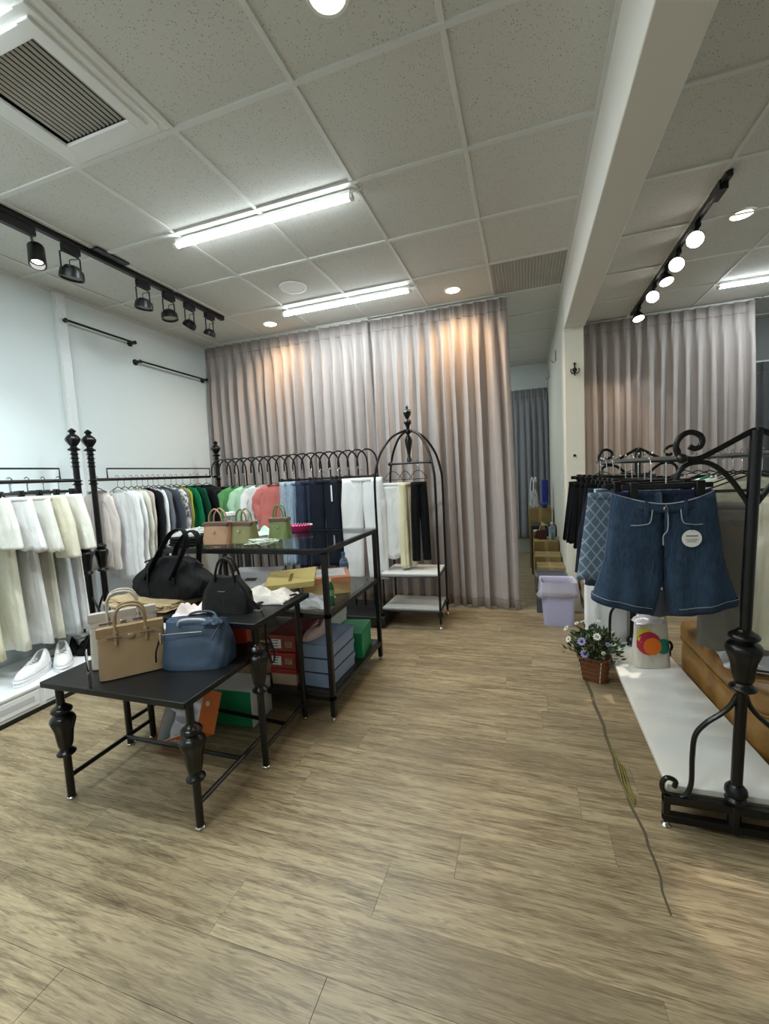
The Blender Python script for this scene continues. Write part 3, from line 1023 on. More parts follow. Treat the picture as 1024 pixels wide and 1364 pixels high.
label_patch(t, -.09, .03, -.03, .08, -b - .0003)


def crumple(name, sx, sy, sz, mt, par, seed, n=26, amp=.3, thick=.0015, edge=.25):
    rnd = random.Random(seed)
    ks = [(rnd.uniform(3, 13), rnd.uniform(3, 13), rnd.uniform(0, 6), rnd.uniform(.3, 1)) for _ in range(7)]

    def f(u, v):
        a, b = u * 2 - 1, v * 2 - 1
        rr = max(0, 1 - max(abs(a), abs(b)) ** 3)
        h = rr * (1 - amp)
        for p, q, s_, wq in ks:
            h += amp * wq * .35 * sin(p * a + q * b + s_) * (.3 + rr)
        wob = .06 * sin(5 * a + seed) + .05 * sin(7 * b + seed * 2)
        return (sx / 2 * (a + wob * (b * b)), sy / 2 * (b + wob * (a * a)), max(.001, sz * h))
    return MB().grid(f, n, n).build(name, mt, par, thick=thick, sharp=30)


TISS = mat('tissue_paper', (226, 222, 228), .7, 0, bump=.2)
o = crumple('tissue_paper', .27, .17, .07, TISS, t, 4, amp=.6)
o.location = (0, 0, .045)
t = carton('shoe_box', 'emerald green box with white lid and end on the floor under the middle table', -1.585, 1.945, .002, .28, .20, .20, R(3), GREEN)
for ch in list(t.children):
    if not ch.name.startswith('body'):
        bpy.data.objects.remove(ch)
MB().box(-.138, -.098, .2005, .138, .098, .203).build('lid_panel', WCARD, t)
MB().box(.1405, -.1, 0, .143, .1, .2).build('end_panel', WCARD, t)
# brown carton stacks on table level under the middle table
carton('shoe_box', 'red orange box on the low table under the middle table edge', -1.405, 1.71, .546, .16, .08, .11, R(22), REDOR, REDOR, .04)
carton('carton', 'kraft carton on top of the small pale brown carton behind the low table', -1.88, 2.20, .248, .22, .2, .16, R(-18), CARD)
carton('carton', 'small pale brown carton on the floor shelf behind the low table', -1.88, 2.17, .140, .22, .2, .105, R(-20), CARD2)


def plastic_bag(name, label, x, y, z, sx, sy, sz, rz, mt, seed, cat='bag', amp=.45, grp=None):
    t = thing(name, label, cat, (x, y, z), rz, grp)
    crumple('wrapping', sx, sy, sz, mt, t, seed, n=30, amp=amp)
    return t


CLEARP = mat('clear_crinkled_plastic', (206, 206, 204), .18, 0, alpha=.55, bump=.3)
plastic_bag('garment_packet', 'clear plastic wrapped garment at the front of the glass shelf', -1.25, 2.20, .604, .30, .28, .055, R(10), CLEARP, 5)
plastic_bag('garment_packet', 'clear wrapped white garment poking out behind the middle table corner', -1.60, 2.19, .604, .36, .26, .05, R(-8), mat('white_packet', (226, 224, 218), .3, 0, bump=.3), 9)
plastic_bag('garment_packet', 'olive and clear plastic packet below the grey flat box', -1.86, 2.3, .604, .34, .4, .05, R(4), mat('olive_packet', (176, 172, 130), .3, 0, bump=.3), 13)

#@@MARK2
# ------------------------------------------------------------------ handbags
TAUPE = mat('taupe_leather', (150, 124, 90), .5, 0, 'leather', sc=40, amt=.15, bump=.15)
GREIGE = mat('greige_leather', (182, 172, 160), .5, 0, 'leather', sc=40, amt=.12, bump=.15)
SLATE = mat('slate_blue_leather', (52, 70, 92), .5, 0, 'leather', sc=30, amt=.25, bump=.25)
BLKLE = mat('black_leather', (9, 9, 11), .55, 0, 'leather', sc=40, amt=.2, bump=.15, spec=.3)
BLKNY = mat('black_nylon', (10, 10, 11), .75, 0, 'cloth', amt=.2, bump=.3)
GOLD = mat('silver_gold_metal', (208, 196, 170), .25, 1, bump=0)
DKBR = mat('dark_brown_trim', (104, 78, 66), .5)


def bagbody(f_w, f_d, h, slump=0, n=40, rows=14, top=True, power=.35, wr=0, seed=1):
    """closed bag surface: superellipse cross sections"""
    mb = MB()

    def f(u, v):
        a = 2 * pi * u
        ca, sa = cos(a), sin(a)
        W, D = f_w(v), f_d(v)
        x = W * math.copysign(abs(ca) ** power, ca)
        y = D * math.copysign(abs(sa) ** power, sa)
        k = wr * (sin(5 * a + 7 * v + seed) * .5 + sin(11 * a - 9 * v + seed * 2) * .3 + sin(3 * a + 13 * v) * .3)
        return (x * (1 + k), y * (1 + k * 1.6), h * v + slump * sin(2 * a + seed) * v)
    mb.grid(f, n, rows, True)
    mb.f.append(tuple(reversed(range(n))))
    if top:
        N = n * rows
        mb.f.append(tuple(range(N - n, N)))
    return mb


def structured_bag(label, x, y, z, rz, W, D, Hh, mt, drop):
    t = thing('handbag', label, 'handbag', (x, y, z), rz)
    fw = lambda v: W / 2 * (1 - .03 * v)
    fd = lambda v: D / 2 * (1 - .62 * v)
    bagbody(fw, fd, Hh, power=.32, wr=.006, seed=2).build('body', mt, t)
    # top flap, straps and lock
    MB().box(-W / 2 * .98, -D / 2 * .46, Hh - .035, W / 2 * .98, -D / 2 * .40, Hh + .004).build('flap', mt, t, bev=.002)
    for s_ in (-1, 1):
        MB().box(s_ * W * .24 - .028, -D / 2 * .66, Hh * .80, s_ * W * .24 + .028, -D / 2 * .60, Hh * .83).build('belt_tab', DKBR, t, bev=.001)
    MB().box(-W / 2 * .96, -D / 2 * .70, Hh * .77, W / 2 * .96, -D / 2 * .66, Hh * .775).build('seam', DKBR, t)
    for s_ in (-1, 1):
        yy = s_ * D / 2 * .44
        pts = crs([(-W * .22, yy * 1.5, Hh * .66), (-W * .22, yy, Hh), (-W * .2, yy, Hh + drop * .65), (-W * .1, yy, Hh + drop), (W * .1, yy, Hh + drop), (W * .2, yy, Hh + drop * .65), (W * .22, yy, Hh), (W * .22, yy * 1.5, Hh * .66)], 6)
        MB().tube(pts, .0062, 8).build('handle', mt, t)
        for q in (-1, 1):
            MB().lathe([(.004, -.004), (.009, -.003), (.009, .003), (.004, .004)], (q * W * .22, yy * 1.15, Hh * .9), 10, Matrix.Rotation(pi / 2, 3, 'X')).build('ring', GOLD, t)
    MB().box(-.012, -D / 2 * .62, Hh * .74, .012, -D / 2 * .55, Hh * .84).build('lock', GOLD, t, bev=.002)
    for q in (-1, 1):
        for s_ in (-1, 1):
            MB().ball((q * W * .4, s_ * D * .3, -.001), .005, 6).build('stud', GOLD, t)
    return t


structured_bag('greige structured handbag standing behind the taupe bag on the low table', -1.765, 1.425, .549, R(47), .27, .12, .235, GREIGE, .085)
t = structured_bag('taupe leather top handle bag at the front left of the low table', -1.630, 1.345, .549, R(47), .255, .12, .205, TAUPE, .085)
tagm = MB().box(-.158, -.075, .06, -.156, -.045, .145).build('hang_tag', PAPER, t)
MB().box(-.1585, -.070, .065, -.1582, -.05, .10).build('print', INK, tagm)
MB().box(-.160, -.09, .0, -.150, -.06, .06).build('key_pouch', mat('plum_grey_leather', (74, 66, 74), .5), t, bev=.003)
MB().tube(crs([(-.14, -.05, .2), (-.16, -.07, .15), (-.155, -.075, .05)], 5), .002, 6).build('cord', BLKLE, t)

t = thing('handbag', 'slouchy slate blue leather bag with a zip pocket on the low table', 'handbag', (-1.398, 1.48, .546), R(16))
fw = lambda v: .148 * (.97 + .06 * sin(pi * min(1, v * 1.2)) - .06 * v)
fd = lambda v: .088 * (1 - .74 * v ** 1.3)
bagbody(fw, fd, .195, .008, 52, 18, power=.45, wr=.03, seed=3).build('body', SLATE, t)
MB().tube(crs([(-.125, -.077, .155), (-.05, -.072, .158), (.05, -.066, .160)], 5), .003, 6).build('zip', CHROME, t)
MB().box(-.131, -.085, .12, -.121, -.075, .165, ).build('zip_pull', CHROME, t, bev=.002)
MB().tube(crs([(-.125, -.078, .15), (-.145, -.088, .09), (-.15, -.088, .04)], 5), .0035, 6).build('strap_end', BLKLE, t)
for s_ in (-1, 1):
    MB().tube(crs([(-.07, s_ * .035, .18), (-.05, s_ * .05, .205), (.0, s_ * .055, .212), (.05, s_ * .05, .206), (.075, s_ * .035, .18)], 6), .0055, 8).build('handle', mat('silver_leather', (190, 190, 196), .35) if s_ < 0 else SLATE, t)
crumple('side_tuck', .09, .06, .03, SLATE, t, 21, n=14).location = (.085, -.03, .185)
MB().tube([(.12, -.05, .18), (.10, -.09, .13)], .004, 6).build('tassel', SLATE, t)

t = thing('duffel_bag', 'large black nylon duffel bag slumped on the middle table', 'bag', (-1.86, 1.83, .745), R(-4))
fw = lambda v: .245 * (.90 + .22 * sin(pi * min(1, v * 1.35)) - .22 * v ** 2)
fd = lambda v: .115 * (1 - .72 * v ** 1.5)
bagbody(fw, fd, .19, .014, 52, 18, power=.62, wr=.04, seed=5).build('body', BLKNY, t)
for s_ in (-1, 1):
    yy = s_ * .085
    pts = crs([(-.10, yy * 1.15, .09), (-.07, yy * .9, .16), (.0, yy * .75, .26), (.08, yy * .7, .345), (.155, yy * .65, .36), (.175, yy * .65, .30), (.13, yy * .8, .2), (.085, yy * 1.15, .10)] if s_ < 0 else
              [(-.12, yy * 1.1, .09), (-.08, yy * .9, .16), (-.02, yy * .7, .26), (.07, yy * .6, .33), (.13, yy * .6, .33), (.15, yy * .6, .27), (.12, yy * .8, .17), (.09, yy * 1.1, .10)], 7)
    MB().tube(pts, .019, 8, flat=.28, up=(0, 1, 0)).build('handle', BLKNY, t)
    for q in (-1, 1):
        MB().box(q * .095 - .022, min(yy * 1.15, yy * 1.2), .075, q * .095 + .022, max(yy * 1.15, yy * 1.2), .115).build('handle_patch', BLKNY, t, bev=.002)
MB().tube(crs([(-.22, 0, .165), (-.1, -.012, .192), (.1, .012, .192), (.22, 0, .16)], 6), .0045, 6).build('zip', BLKLE, t)
MB().tube(crs([(-.06, -.107, .15), (-.05, -.125, .1), (-.04, -.125, .02)], 5), .0035, 5).build('front_seam', BLKLE, t)
MB().tube(crs([(.22, -.03, .11), (.25, -.05, .09), (.25, -.07, .05), (.23, -.06, .03)], 5), .006, 6).build('strap_loop', BLKNY, t)
t = thing('folded_garment', 'khaki folded garment with a rolled edge under the black duffel', 'garment', (-1.93, 1.80, .709), R(-6))
KH = mat('khaki_cotton', (172, 150, 112), .85, 0, 'cloth', amt=.25, bump=.3)
mb = MB()
for k in range(4):
    def f(u, v, k=k):
        a = u * 2 - 1
        b = v * 2 - 1
        return (.25 * a * (1 - .04 * k) + .01 * sin(6 * b + k), (.17 - .012 * k) * b - .01 * k + .012 * sin(5 * a + k * 2), .006 + .0085 * k + .004 * sin(8 * a + k) * (1 - abs(b) * .3) + .003 * sin(11 * b + a * 4))
    mb.grid(f, 22, 12)
tag(mb.build('folds', KH, t, thick=.006), kind='stuff')
MB().tube(crs([(-.25, -.165, .012), (-.1, -.195, .012), (.1, -.185, .018), (.25, -.14, .03)], 6), .009, 8, flat=.7).build('hem', mat('khaki_hem', (196, 174, 138), .8, 0, 'cloth'), t)

t = thing('handbag', 'small black leather tote with a looped handle on the middle table', 'handbag', (-1.405, 1.70, .709), R(4))
fw = lambda v: .115 + .02 * (1 - v) - (.05 * max(0, v - .55) / .45)
fd = lambda v: .06 * (1 - .70 * v)
bagbody(fw, fd, .175, .006, 44, 16, power=.5, wr=.02, seed=8).build('body', BLKLE, t)
for s_ in (-1, 1):
    MB().tube(crs([(-.05, s_ * .025, .15), (-.042, s_ * .02, .20), (-.025, s_ * .016, .245), (.0, s_ * .015, .262), (.03, s_ * .016, .25), (.052, s_ * .02, .20), (.06, s_ * .025, .15)], 6), .0062, 8).build('handle', BLKLE, t)
MB().box(-.022, -.0445, .105, .018, -.0432, .109).build('print', GOLD, t)
o = MB().tube(crs([(.08, -.03, .16), (.12, -.04, .12), (.16, -.05, .07), (.205, -.055, .03)], 6), .011, 8, flat=.3).build('strap', BLKLE, t)
mb = MB()
mb.tube([(.185, -.07, .028), (.215, -.07, .028), (.215, -.04, .032), (.185, -.04, .032)], .0028, 6, closed=True)
mb.build('buckle', CHROME, o)
MB().tube(crs([(.205, -.055, .03), (.235, -.07, -.01), (.24, -.08, -.09), (.245, -.08, -.16), (.27, -.09, -.21), (.285, -.09, -.17), (.26, -.08, -.10)], 7), .0045, 6).build('loose_strap', BLKLE, t)

# papers and clothes on the middle table
WPK = mat('white_packed_cloth', (222, 214, 202), .5, 0, 'cloth', amt=.15, bump=.3)
plastic_bag('folded_garment', 'cream garments in clear packets piled behind the small black tote', -1.42, 1.90, .709, .46, .22, .06, R(6), WPK, 17, 'garment', .3)
plastic_bag('tissue_sheet', 'crumpled white and pink tissue left of the small black tote', -1.58, 1.655, .709, .17, .13, .05, R(30), mat('pinkish_tissue', (232, 218, 212), .6, bump=.3), 23, 'paper', .7)
plastic_bag('tissue_sheet', 'crumpled white paper between the duffel and the small tote', -1.60, 1.86, .709, .16, .15, .09, R(-20), PAPER, 29, 'paper', .7)
t = thing('belt', 'black belt lying on the rear of the middle table', 'belt', (-1.30, 1.80, .709))
MB().tube(crs([(-.02, -.03, .006), (.02, .06, .012), (.06, .14, .006), (.10, .20, .006)], 5), .014, 6, flat=.25, up=(1, 0, 0)).build('strap', BLKLE, t)

# things on the glass top
OLV = mat('olive_tan_leather', (132, 130, 84), .55, 0, 'leather', sc=30, amt=.2, bump=.2)
TANB = mat('tan_leather_bag', (176, 136, 104), .55, 0, 'leather', sc=30, amt=.2, bump=.2)


def tote2(label, x, y, rz, W, D, Hh, mt, cat='handbag', power=.5):
    t = thing('handbag', label, cat, (x, y, .966), rz)
    bagbody(lambda v: W / 2 * (1 - .08 * v), lambda v: D / 2 * (1 - .5 * v), Hh, .006, 40, 12, power=power, wr=.02, seed=x * 7).build('body', mt, t)
    MB().box(-W * .46, -D * .27 - .003, Hh - .02, W * .46, D * .27 + .003, Hh + .003).build('rim', DKBR, t, bev=.003)
    for s_ in (-1, 1):
        MB().tube(crs([(-W * .25, s_ * D * .2, Hh * .9), (-W * .2, s_ * D * .2, Hh * 1.4), (0, s_ * D * .2, Hh * 1.65), (W * .2, s_ * D * .2, Hh * 1.4), (W * .25, s_ * D * .2, Hh * .9)], 5), .005, 7).build('handle', mt, t)
    MB().lathe([(0, 0), (.009, 0), (.009, .004), (0, .005)], (0, -D * .42, Hh * .6), 12, Matrix.Rotation(pi / 2, 3, 'X')).build('clasp', GOLD, t)
    return t


tote2('tan leather bag at the front left of the glass top', -1.82, 2.17, R(4), .19, .12, .13, TANB)
tote2('olive green leather bag right of the tan bag on the glass top', -1.66, 2.21, R(-5), .17, .12, .125, OLV)
tote2('small dull green bag behind the cord bundle on the glass top', -1.50, 2.36, R(8), .14, .1, .13, mat('dull_green_leather', (112, 128, 72), .55, 0, 'leather', sc=30))
t = thing('cord_bundle', 'tangle of pale green and white cords on the glass top', 'cords', (-1.475, 2.115, .966))
rr = random.Random(5)
for k in range(9):
    pts = [(rr.uniform(-.09, .09), rr.uniform(-.05, .05), rr.uniform(.003, .032)) for _ in range(7)]
    MB().tube(crs(pts, 6), .0028, 5).build('cord', mat('pale_green_cord', (170, 196, 150), .5) if k % 3 else PAPER, t)
MB().tube([(.05 + .016 * cos(a * .52), .016 * sin(a * .52) - .02, .03) for a in range(12)], .003, 6, closed=True).build('ring', CHROME, t)
t = thing('tray', 'magenta oval tray with dotted rim at the rear of the glass top', 'tray', (-1.62, 2.72, .966))
Mx = Matrix.Diagonal((1, .5, 1))
MB().lathe([(0, .0), (.12, 0), (.15, .03), (.153, .04), (.146, .04), (.115, .006), (0, .006)], (0, 0, 0), 32, Mx).build('dish', mat('magenta_plastic', (178, 26, 96), .4), t)
mb = MB()
for k in range(40):
    a = 2 * pi * k / 40
    mb.ball((.151 * cos(a), .0755 * sin(a), .043), .0035, 5)
tag(mb.build('bead_rim', PAPER, t), kind='stuff')
t = thing('jar', 'clear glass jar with a white lid behind the tan bag on the glass top', 'jar', (-1.95, 2.45, .966))
MB().lathe([(.04, 0), (.045, .01), (.045, .12), (.035, .14), (.035, .15)], (0, 0, 0), 18).build('body', mat('jar_glass', (214, 226, 226), .08, 0, trans=.8, bump=0), t)
MB().lathe([(.038, .148), (.038, .17), (0, .172)], (0, 0, 0), 18).build('lid', PAPER, t)
plastic_bag('tissue_sheet', 'crumpled white tissue standing between the bags on the glass top', -1.86, 2.40, .966, .14, .12, .07, 0, mat('white_tissue', (226, 232, 228), .6), 31, 'paper', .4)
plastic_bag('tissue_sheet', 'mint tinted crumpled paper at the rear of the glass top', -1.72, 2.55, .966, .2, .16, .05, R(20), mat('mint_tissue', (196, 226, 206), .6), 37, 'paper', .35)
# black folded pile with pale hangers on the left end
t = thing('folded_garment', 'stack of folded black clothes at the left end of the glass top', 'garment', (-2.02, 2.18, .966), R(5))
for k in range(3):
    MB().box(-.10 + .006 * k, -.12, .0 + .017 * k, .10 - .004 * k, .12 - .01 * k, .015 + .017 * k).build('layer', BLKNY, t, bev=.007, segs=3)
for k in range(6):
    t = thing('clothes_hanger', ('lowest', 'second lowest', 'third from the bottom', 'fourth from the bottom', 'second highest', 'topmost')[k] + ' pale wire hanger of the pile on the folded black clothes', 'hanger', (-2.02, 2.12 + .02 * k, 1.024 + .006 * k), R(8 + 5 * k), 'loose hangers on the black pile')
    MB().tube([(-.095, -.04, 0), (.095, -.04, 0), (.01, .03, .002), (0, .035, .003), (-.01, .03, .002)], .0028, 6, closed=True).build('frame', WPLAST, t)
    MB().tube(crs([(0, .033, .003), (0, .05, .003), (.015, .062, .003), (.0, .075, .003), (-.013, .066, .003)], 4), .0022, 6).build('hook', CHROME, t)
#@@MARK3
# ------------------------------------------------------------------ clothes
def hanger(label, grp, loc, rz, W=.38, mt=None, drop=0):
    """wire hanger, hook top at the rail (z = 0), shoulders below"""
    t = thing('clothes_hanger', label, 'hanger', loc, rz, grp)
    mt = mt or BLACKM
    MB().tube([(-W / 2, 0, -.145), (-W / 2 + .01, 0, -.152), (W / 2 - .01, 0, -.152), (W / 2, 0, -.145), (.03, 0, -.085), (0, 0, -.075), (-.03, 0, -.085)], .0032, 6, closed=True).build('frame', mt, t)
    MB().tube(crs([(0, 0, -.078), (0, 0, -.03), (.0, .016, -.008), (0, .004, .016), (0, -.014, .006)], 5), .0022, 6).build('hook', CHROME, t)
    return t


def clip_hanger(label, grp, loc, rz, W=.34, hk=.09):
    t = thing('clip_hanger', label, 'hanger', loc, rz, grp)
    MB().box(-W / 2, -.006, -hk - .02, W / 2, .006, -hk).build('bar', BLACKM, t, bev=.003)
    for s_ in (-1, 1):
        MB().box(s_ * W * .36 - .014, -.014, -hk - .055, s_ * W * .36 + .014, .014, -hk + .008).build('clip', BLACKM, t, bev=.003)
    MB().tube(crs([(0, 0, -hk), (0, 0, -.03), (0, .016, -.008), (0, .004, .016), (0, -.014, .006)], 5), .0024, 6).build('hook', CHROME, t)
    return t


def top_garment(name, label, cat, grp, loc, rz, mt, W=.2, L=.6, D=.022, sleeve=.5, flare=.0, seed=1, neck=.075, hem=.0, mt2=None, low=.16):
    """shirt or dress hung from z = 0 (rail); shoulders at -0.09"""
    t = thing(name, label, cat, loc, rz, grp)
    rnd = random.Random(seed)
    p1, p2, p3 = rnd.uniform(0, 6), rnd.uniform(0, 6), rnd.uniform(0, 6)
    n = 56
    zs = [-.085, -.087, -.10, -.125, -.155, -.19, -.25] + [-.25 - (L - .16) * k / 11 for k in range(1, 12)]
    ws = [neck * .9, neck, neck + (W - neck) * .45, neck + (W - neck) * .85, W, W * .97, W * .93] + [W * (.93 + flare * k / 11) for k in range(1, 12)]
    mb = MB()
    nr = len(zs)

    def f(u, v):
        j = int(round(v * (nr - 1)))
        a = 2 * pi * u
        k = j / (nr - 1)
        ca, sa = cos(a), sin(a)
        dep = D * (.55 if j < 2 else min(1.5, .8 + .8 * k))
        fold = (sin(7 * a + p1 + 2 * k) * .45 + sin(12 * a + p2) * .35 + sin(4 * a + p3 - 3 * k) * .4) * (.010 + .020 * flare) * k ** .8
        z = zs[j]
        if j < 3 and sa < 0:
            z -= low * .25 * (-sa) * (1, .8, .15)[j]
        return (ws[j] * ca * (1 + .05 * k * sin(5 * a + p2)), dep * sa + fold * (1 if abs(ca) < .97 else .3), z - (hem * ca * ca * (j == nr - 1)))
    mb.grid(f, n, nr, True)
    mb.build('body', mt, t, thick=.002, sharp=70)
    # collar band
    MB().tube([f(k / 28, 0) for k in range(28)], .004, 6, closed=True).build('neckline', mt2 or mt, t)
    if sleeve:
        for s_ in (-1, 1):
            q = rnd.uniform(-.02, .02)
            pts = crs([(s_ * (W - .05), 0, -.125), (s_ * (W - .008), -.003, -.175), (s_ * (W + .022), -.010 + q, -.19 - sleeve * .35), (s_ * (W + .008), -.016 + q, -.19 - sleeve * .7), (s_ * (W + .012), -.014 + q, -.19 - sleeve)], 5)
            N = len(pts)
            rs = [(.044 + .005 * sin(i * 1.3 + p1)) * (1 - .30 * i / N) * min(1, .55 + i * .12) for i in range(N)]
            MB().tube(pts, rs, 12, flat=.34, up=(1, 0, 0)).build('sleeve', mt, t, sharp=70)
    return t


def trousers(name, label, cat, grp, loc, rz, mt, W=.19, L=.85, D=.03, legw=.10, gap=.01, seed=1, flare=0, top=-.125, rise=.24, half=False):
    """trousers or shorts hung by the waist; top is the waist height below the rail"""
    t = thing(name, label, cat, loc, rz, grp)
    rnd = random.Random(seed)
    p1, p2 = rnd.uniform(0, 6), rnd.uniform(0, 6)
    rise = min(rise, L * .6)

    rv = rise / L

    def legf(u, v, s_=1):
        a = 2 * pi * u
        ow = W * (1 + (.10 + flare * .4) * min(1, v / rv))
        if v <= rv:
            xo, xi = ow, -.002
        else:
            q = (v - rv) / (1 - rv)
            hwid = ow / 2 + (legw - ow / 2) * q ** .8
            cx = ow / 2 + gap * q + (flare * .12) * q * ow
            xi, xo = max(gap * .3 * min(1, q * 5), cx - hwid), cx + hwid
        cx, hw = (xi + xo) / 2, (xo - xi) / 2
        x = s_ * (cx + hw * math.copysign(abs(cos(a)) ** .7, cos(a)))
        y = D * sin(a) * (1 + .25 * min(1, v / rv)) + (.005 * sin(6 * a + p2 + 4 * v) + .004 * sin(9 * a + p1)) * min(1, v * 2) * sin(a) ** 2
        return (x, y, top - L * v - (.02 * (1 - abs(x) / (ow + .01)) * min(1, v / rv) if half else 0))
    for s_ in (-1, 1):
        MB().grid(lambda u, v, s_=s_: legf(u, v, s_), 40, 24, True).build('leg', mt, t, thick=.002, sharp=75)
    MB().grid(lambda u, v: (W * 1.02 * math.copysign(abs(cos(2 * pi * u)) ** .7, cos(2 * pi * u)), D * 1.08 * sin(2 * pi * u), top + .002 - .035 * v), 48, 3, True).build('waistband', mt, t, thick=.003, sharp=75)
    MB().tube([(0, -D * 1.0, top - .03), (.004, -D * 1.16, top - rise * .5), (0, -D * 1.22, top - rise)], .0022, 5).build('fly', mt, t)
    return t


def skirtf(name, label, cat, grp, loc, rz, mt, W=.17, L=.35, D=.03, flare=.5, seed=1, top=-.125, nf=11):
    t = thing(name, label, cat, loc, rz, grp)
    rnd = random.Random(seed)
    p1 = rnd.uniform(0, 6)

    def f(u, v):
        a = 2 * pi * u
        w_ = W * (1 + flare * v)
        fd = .017 * v * (sin(nf * a + p1) + .4 * sin((nf * 2 - 3) * a + p1))
        return (w_ * math.copysign(abs(cos(a)) ** .85, cos(a)), (D * (1 + .7 * v) + fd) * sin(a) + fd * .6, top - L * v - .006 * sin(nf * a + p1) * v)
    MB().grid(f, 96, 14, True).build('body', mt, t, thick=.002, sharp=70)
    MB().grid(lambda u, v: (W * 1.01 * math.copysign(abs(cos(2 * pi * u)) ** .85, cos(2 * pi * u)), D * 1.06 * sin(2 * pi * u), top + .003 - .03 * v), 48, 3, True).build('waistband', mt, t, thick=.003)
    return t


FB = {}


def fab(n, col, **k):
    return mat('fabric_' + n, col, k.pop('rough', .85), 0, k.pop('kind', 'cloth'), amt=k.pop('amt', .12), bump=k.pop('bump', .2), **k)


IVORY = fab('ivory', (240, 238, 228))
WHT = fab('white', (244, 244, 244))
CREAM = fab('cream', (232, 226, 204))
LACE = fab('textured_white', (236, 234, 224), bump=.8)
BEIG = fab('beige_pink', (232, 220, 212))
# ------------------------------------------------------------------ white plinths along the left wall
def plinth(label, y0, y1):
    t = thing('display_plinth', label, 'plinth', (-3.15, (y0 + y1) / 2, 0))
    D = y1 - y0
    MB().box(-.265, -D / 2 + .002, .025, .275, D / 2 - .002, .150).build('body', WHITEP, t, bev=.002)
    MB().box(-.268, -D / 2, .150, .283, D / 2, .165).build('top_board', WHITEP, t, bev=.002)
    MB().box(-.25, -D / 2 + .002, 0, .283, D / 2 - .002, .025).build('black_base', BLACKM, t)
    n = 2
    for k in range(n):
        a = -D / 2 + .03 + k * (D - .03) / n
        b = -D / 2 + (k + 1) * (D - .03) / n
        MB().box(.275, a, .045, .281, b, .135).build('front_panel', WHITEP, t, bev=.003)
        if k == 0:
            MB().box(.281, a + .03, .075, .2822, b - .03, .11).build('recess_strip', mat('pale_grey_strip', (206, 208, 210), .5), t, bev=.0005)
    return t


for k, l in enumerate(('white low display plinth nearest the camera along the left wall', 'white low plinth carrying the white sneakers', 'white low plinth behind the handbag table carrying the black garment',
                       'farthest white low plinth in the corner beside the curtain')):
    plinth(l, .55 + k * .78, .55 + (k + 1) * .78)
shoe('sneaker', 'chunky white sneaker nearest the camera on the white plinth', -3.02, 1.775, .166, R(-65), 1.12, WHT, WHITEP, 'white sneakers on the plinth', True)
shoe('sneaker', 'chunky white sneaker turned outwards farther along the white plinth', -3.01, 1.955, .166, R(-35), 1.12, WHT, WHITEP, 'white sneakers on the plinth', True)
t = thing('folded_garment', 'black garment heaped on the white plinth beside the sneakers', 'garment', (-3.12, 2.23, .166), R(12))
crumple('cloth', .30, .32, .10, BLKNY, t, 41, amp=.45)
MB().tube(crs([(.1, -.1, .012), (.16, -.16, .006), (.19, -.05, .006), (.17, .08, .01)], 6), .004, 6).build('strap', BLKNY, t)
# white panel stack behind (raised white ledge)
t = thing('white_crate', 'white shallow crate standing on the plinth under the long dresses', 'crate', (-3.25, 2.35, .166), 0)
MB().box(-.12, -.18, 0, .10, .18, .09).build('body', WHITEP, t, bev=.002)
MB().box(-.125, -.19, .09, .11, .19, .10).build('lid', WHITEP, t, bev=.002)

# ------------------------------------------------------------------ wall racks
RX, RZ = -3.10, 1.415


def post(par, x, y, ztop=1.50):
    o = MB().lathe([(.021, .03), (.021, .59)], (x, y, 0), 14).build('post', BLACK, par)
    MB().lathe([(.0205, .77), (.0205, ztop)], (x, y, 0), 14).build('pole', BLACK, o)
    MB().lathe(baluster(.80, .575, .048), (x, y, 0), 48).build('urn', BLACK, o)
    mb = MB()
    for z in (1.25, 1.275):
        mb.lathe([(.02, z - .010), (.034, z), (.02, z + .010)], (x, y, 0), 18)
    for k in range(4):
        z = 1.38 + k * .030
        mb.lathe([(.02, z - .007), (.030, z), (.02, z + .007)], (x, y, 0), 18)
    tag(mb.build('collar_rings', BLACK, o), kind='stuff')
    MB().lathe(finial(ztop - .01, .043), (x, y, 0), 32).build('finial', BLACK, o)
    return o


def scroll_feet(par, x, y, s_):
    pts = [(x, y, .56), (x + .05, y, .49), (x + .09, y, .40), (x + .10, y, .30), (x + .10, y, .175)]
    MB().tube(crs(pts, 5), .008, 8).build('brace', BLACK, par)
    pts = [(x, y, .56), (x - .05, y, .49), (x - .09, y, .40), (x - .10, y, .30), (x - .10, y, .175)]
    MB().tube(crs(pts, 5), .008, 8).build('brace', BLACK, par)


def wall_rack(label, ya, yb):
    t = thing('clothes_rack', label, 'clothes rack', (RX, (ya + yb) / 2, .165))
    o0 = -(ya + yb) / 2

    def sh(v):
        return v
    ps = []
    for yy in (ya, yb):
        o = post(t, 0, yy + o0)
        o.location = (0, 0, -.165 + .135)
        ps.append(o)
        scroll_feet(t, 0, yy + o0, 1)
    for ch in t.children:
        if ch.name.startswith('brace'):
            ch.location = (0, 0, -.165)
    zz = RZ - .165
    MB().tube([(0, ya + o0, zz), (0, yb + o0, zz)], .0125, 12).build('rail', BLACK, t)
    z2 = zz + .085
    MB().tube([(0, ya + o0 + .12, zz), (0, ya + o0 + .12, z2), (0, yb + o0 - .12, z2), (0, yb + o0 - .12, zz)], .006, 6).build('upper_bar', BLACKM, t)
    MB().box(-.13, ya + o0 - .02, 0, .13, ya + o0 + .02, .02).build('foot_bar', BLACK, t, bev=.003)
    MB().box(-.13, yb + o0 - .02, 0, .13, yb + o0 + .02, .02).build('foot_bar', BLACK, t, bev=.003)
    return t


wall_rack('black iron clothes rack of white clothes at the left edge of the photo', 1.02, 2.255)
wall_rack('black iron clothes rack with the long row of shirts along the left wall', 2.375, 3.76)

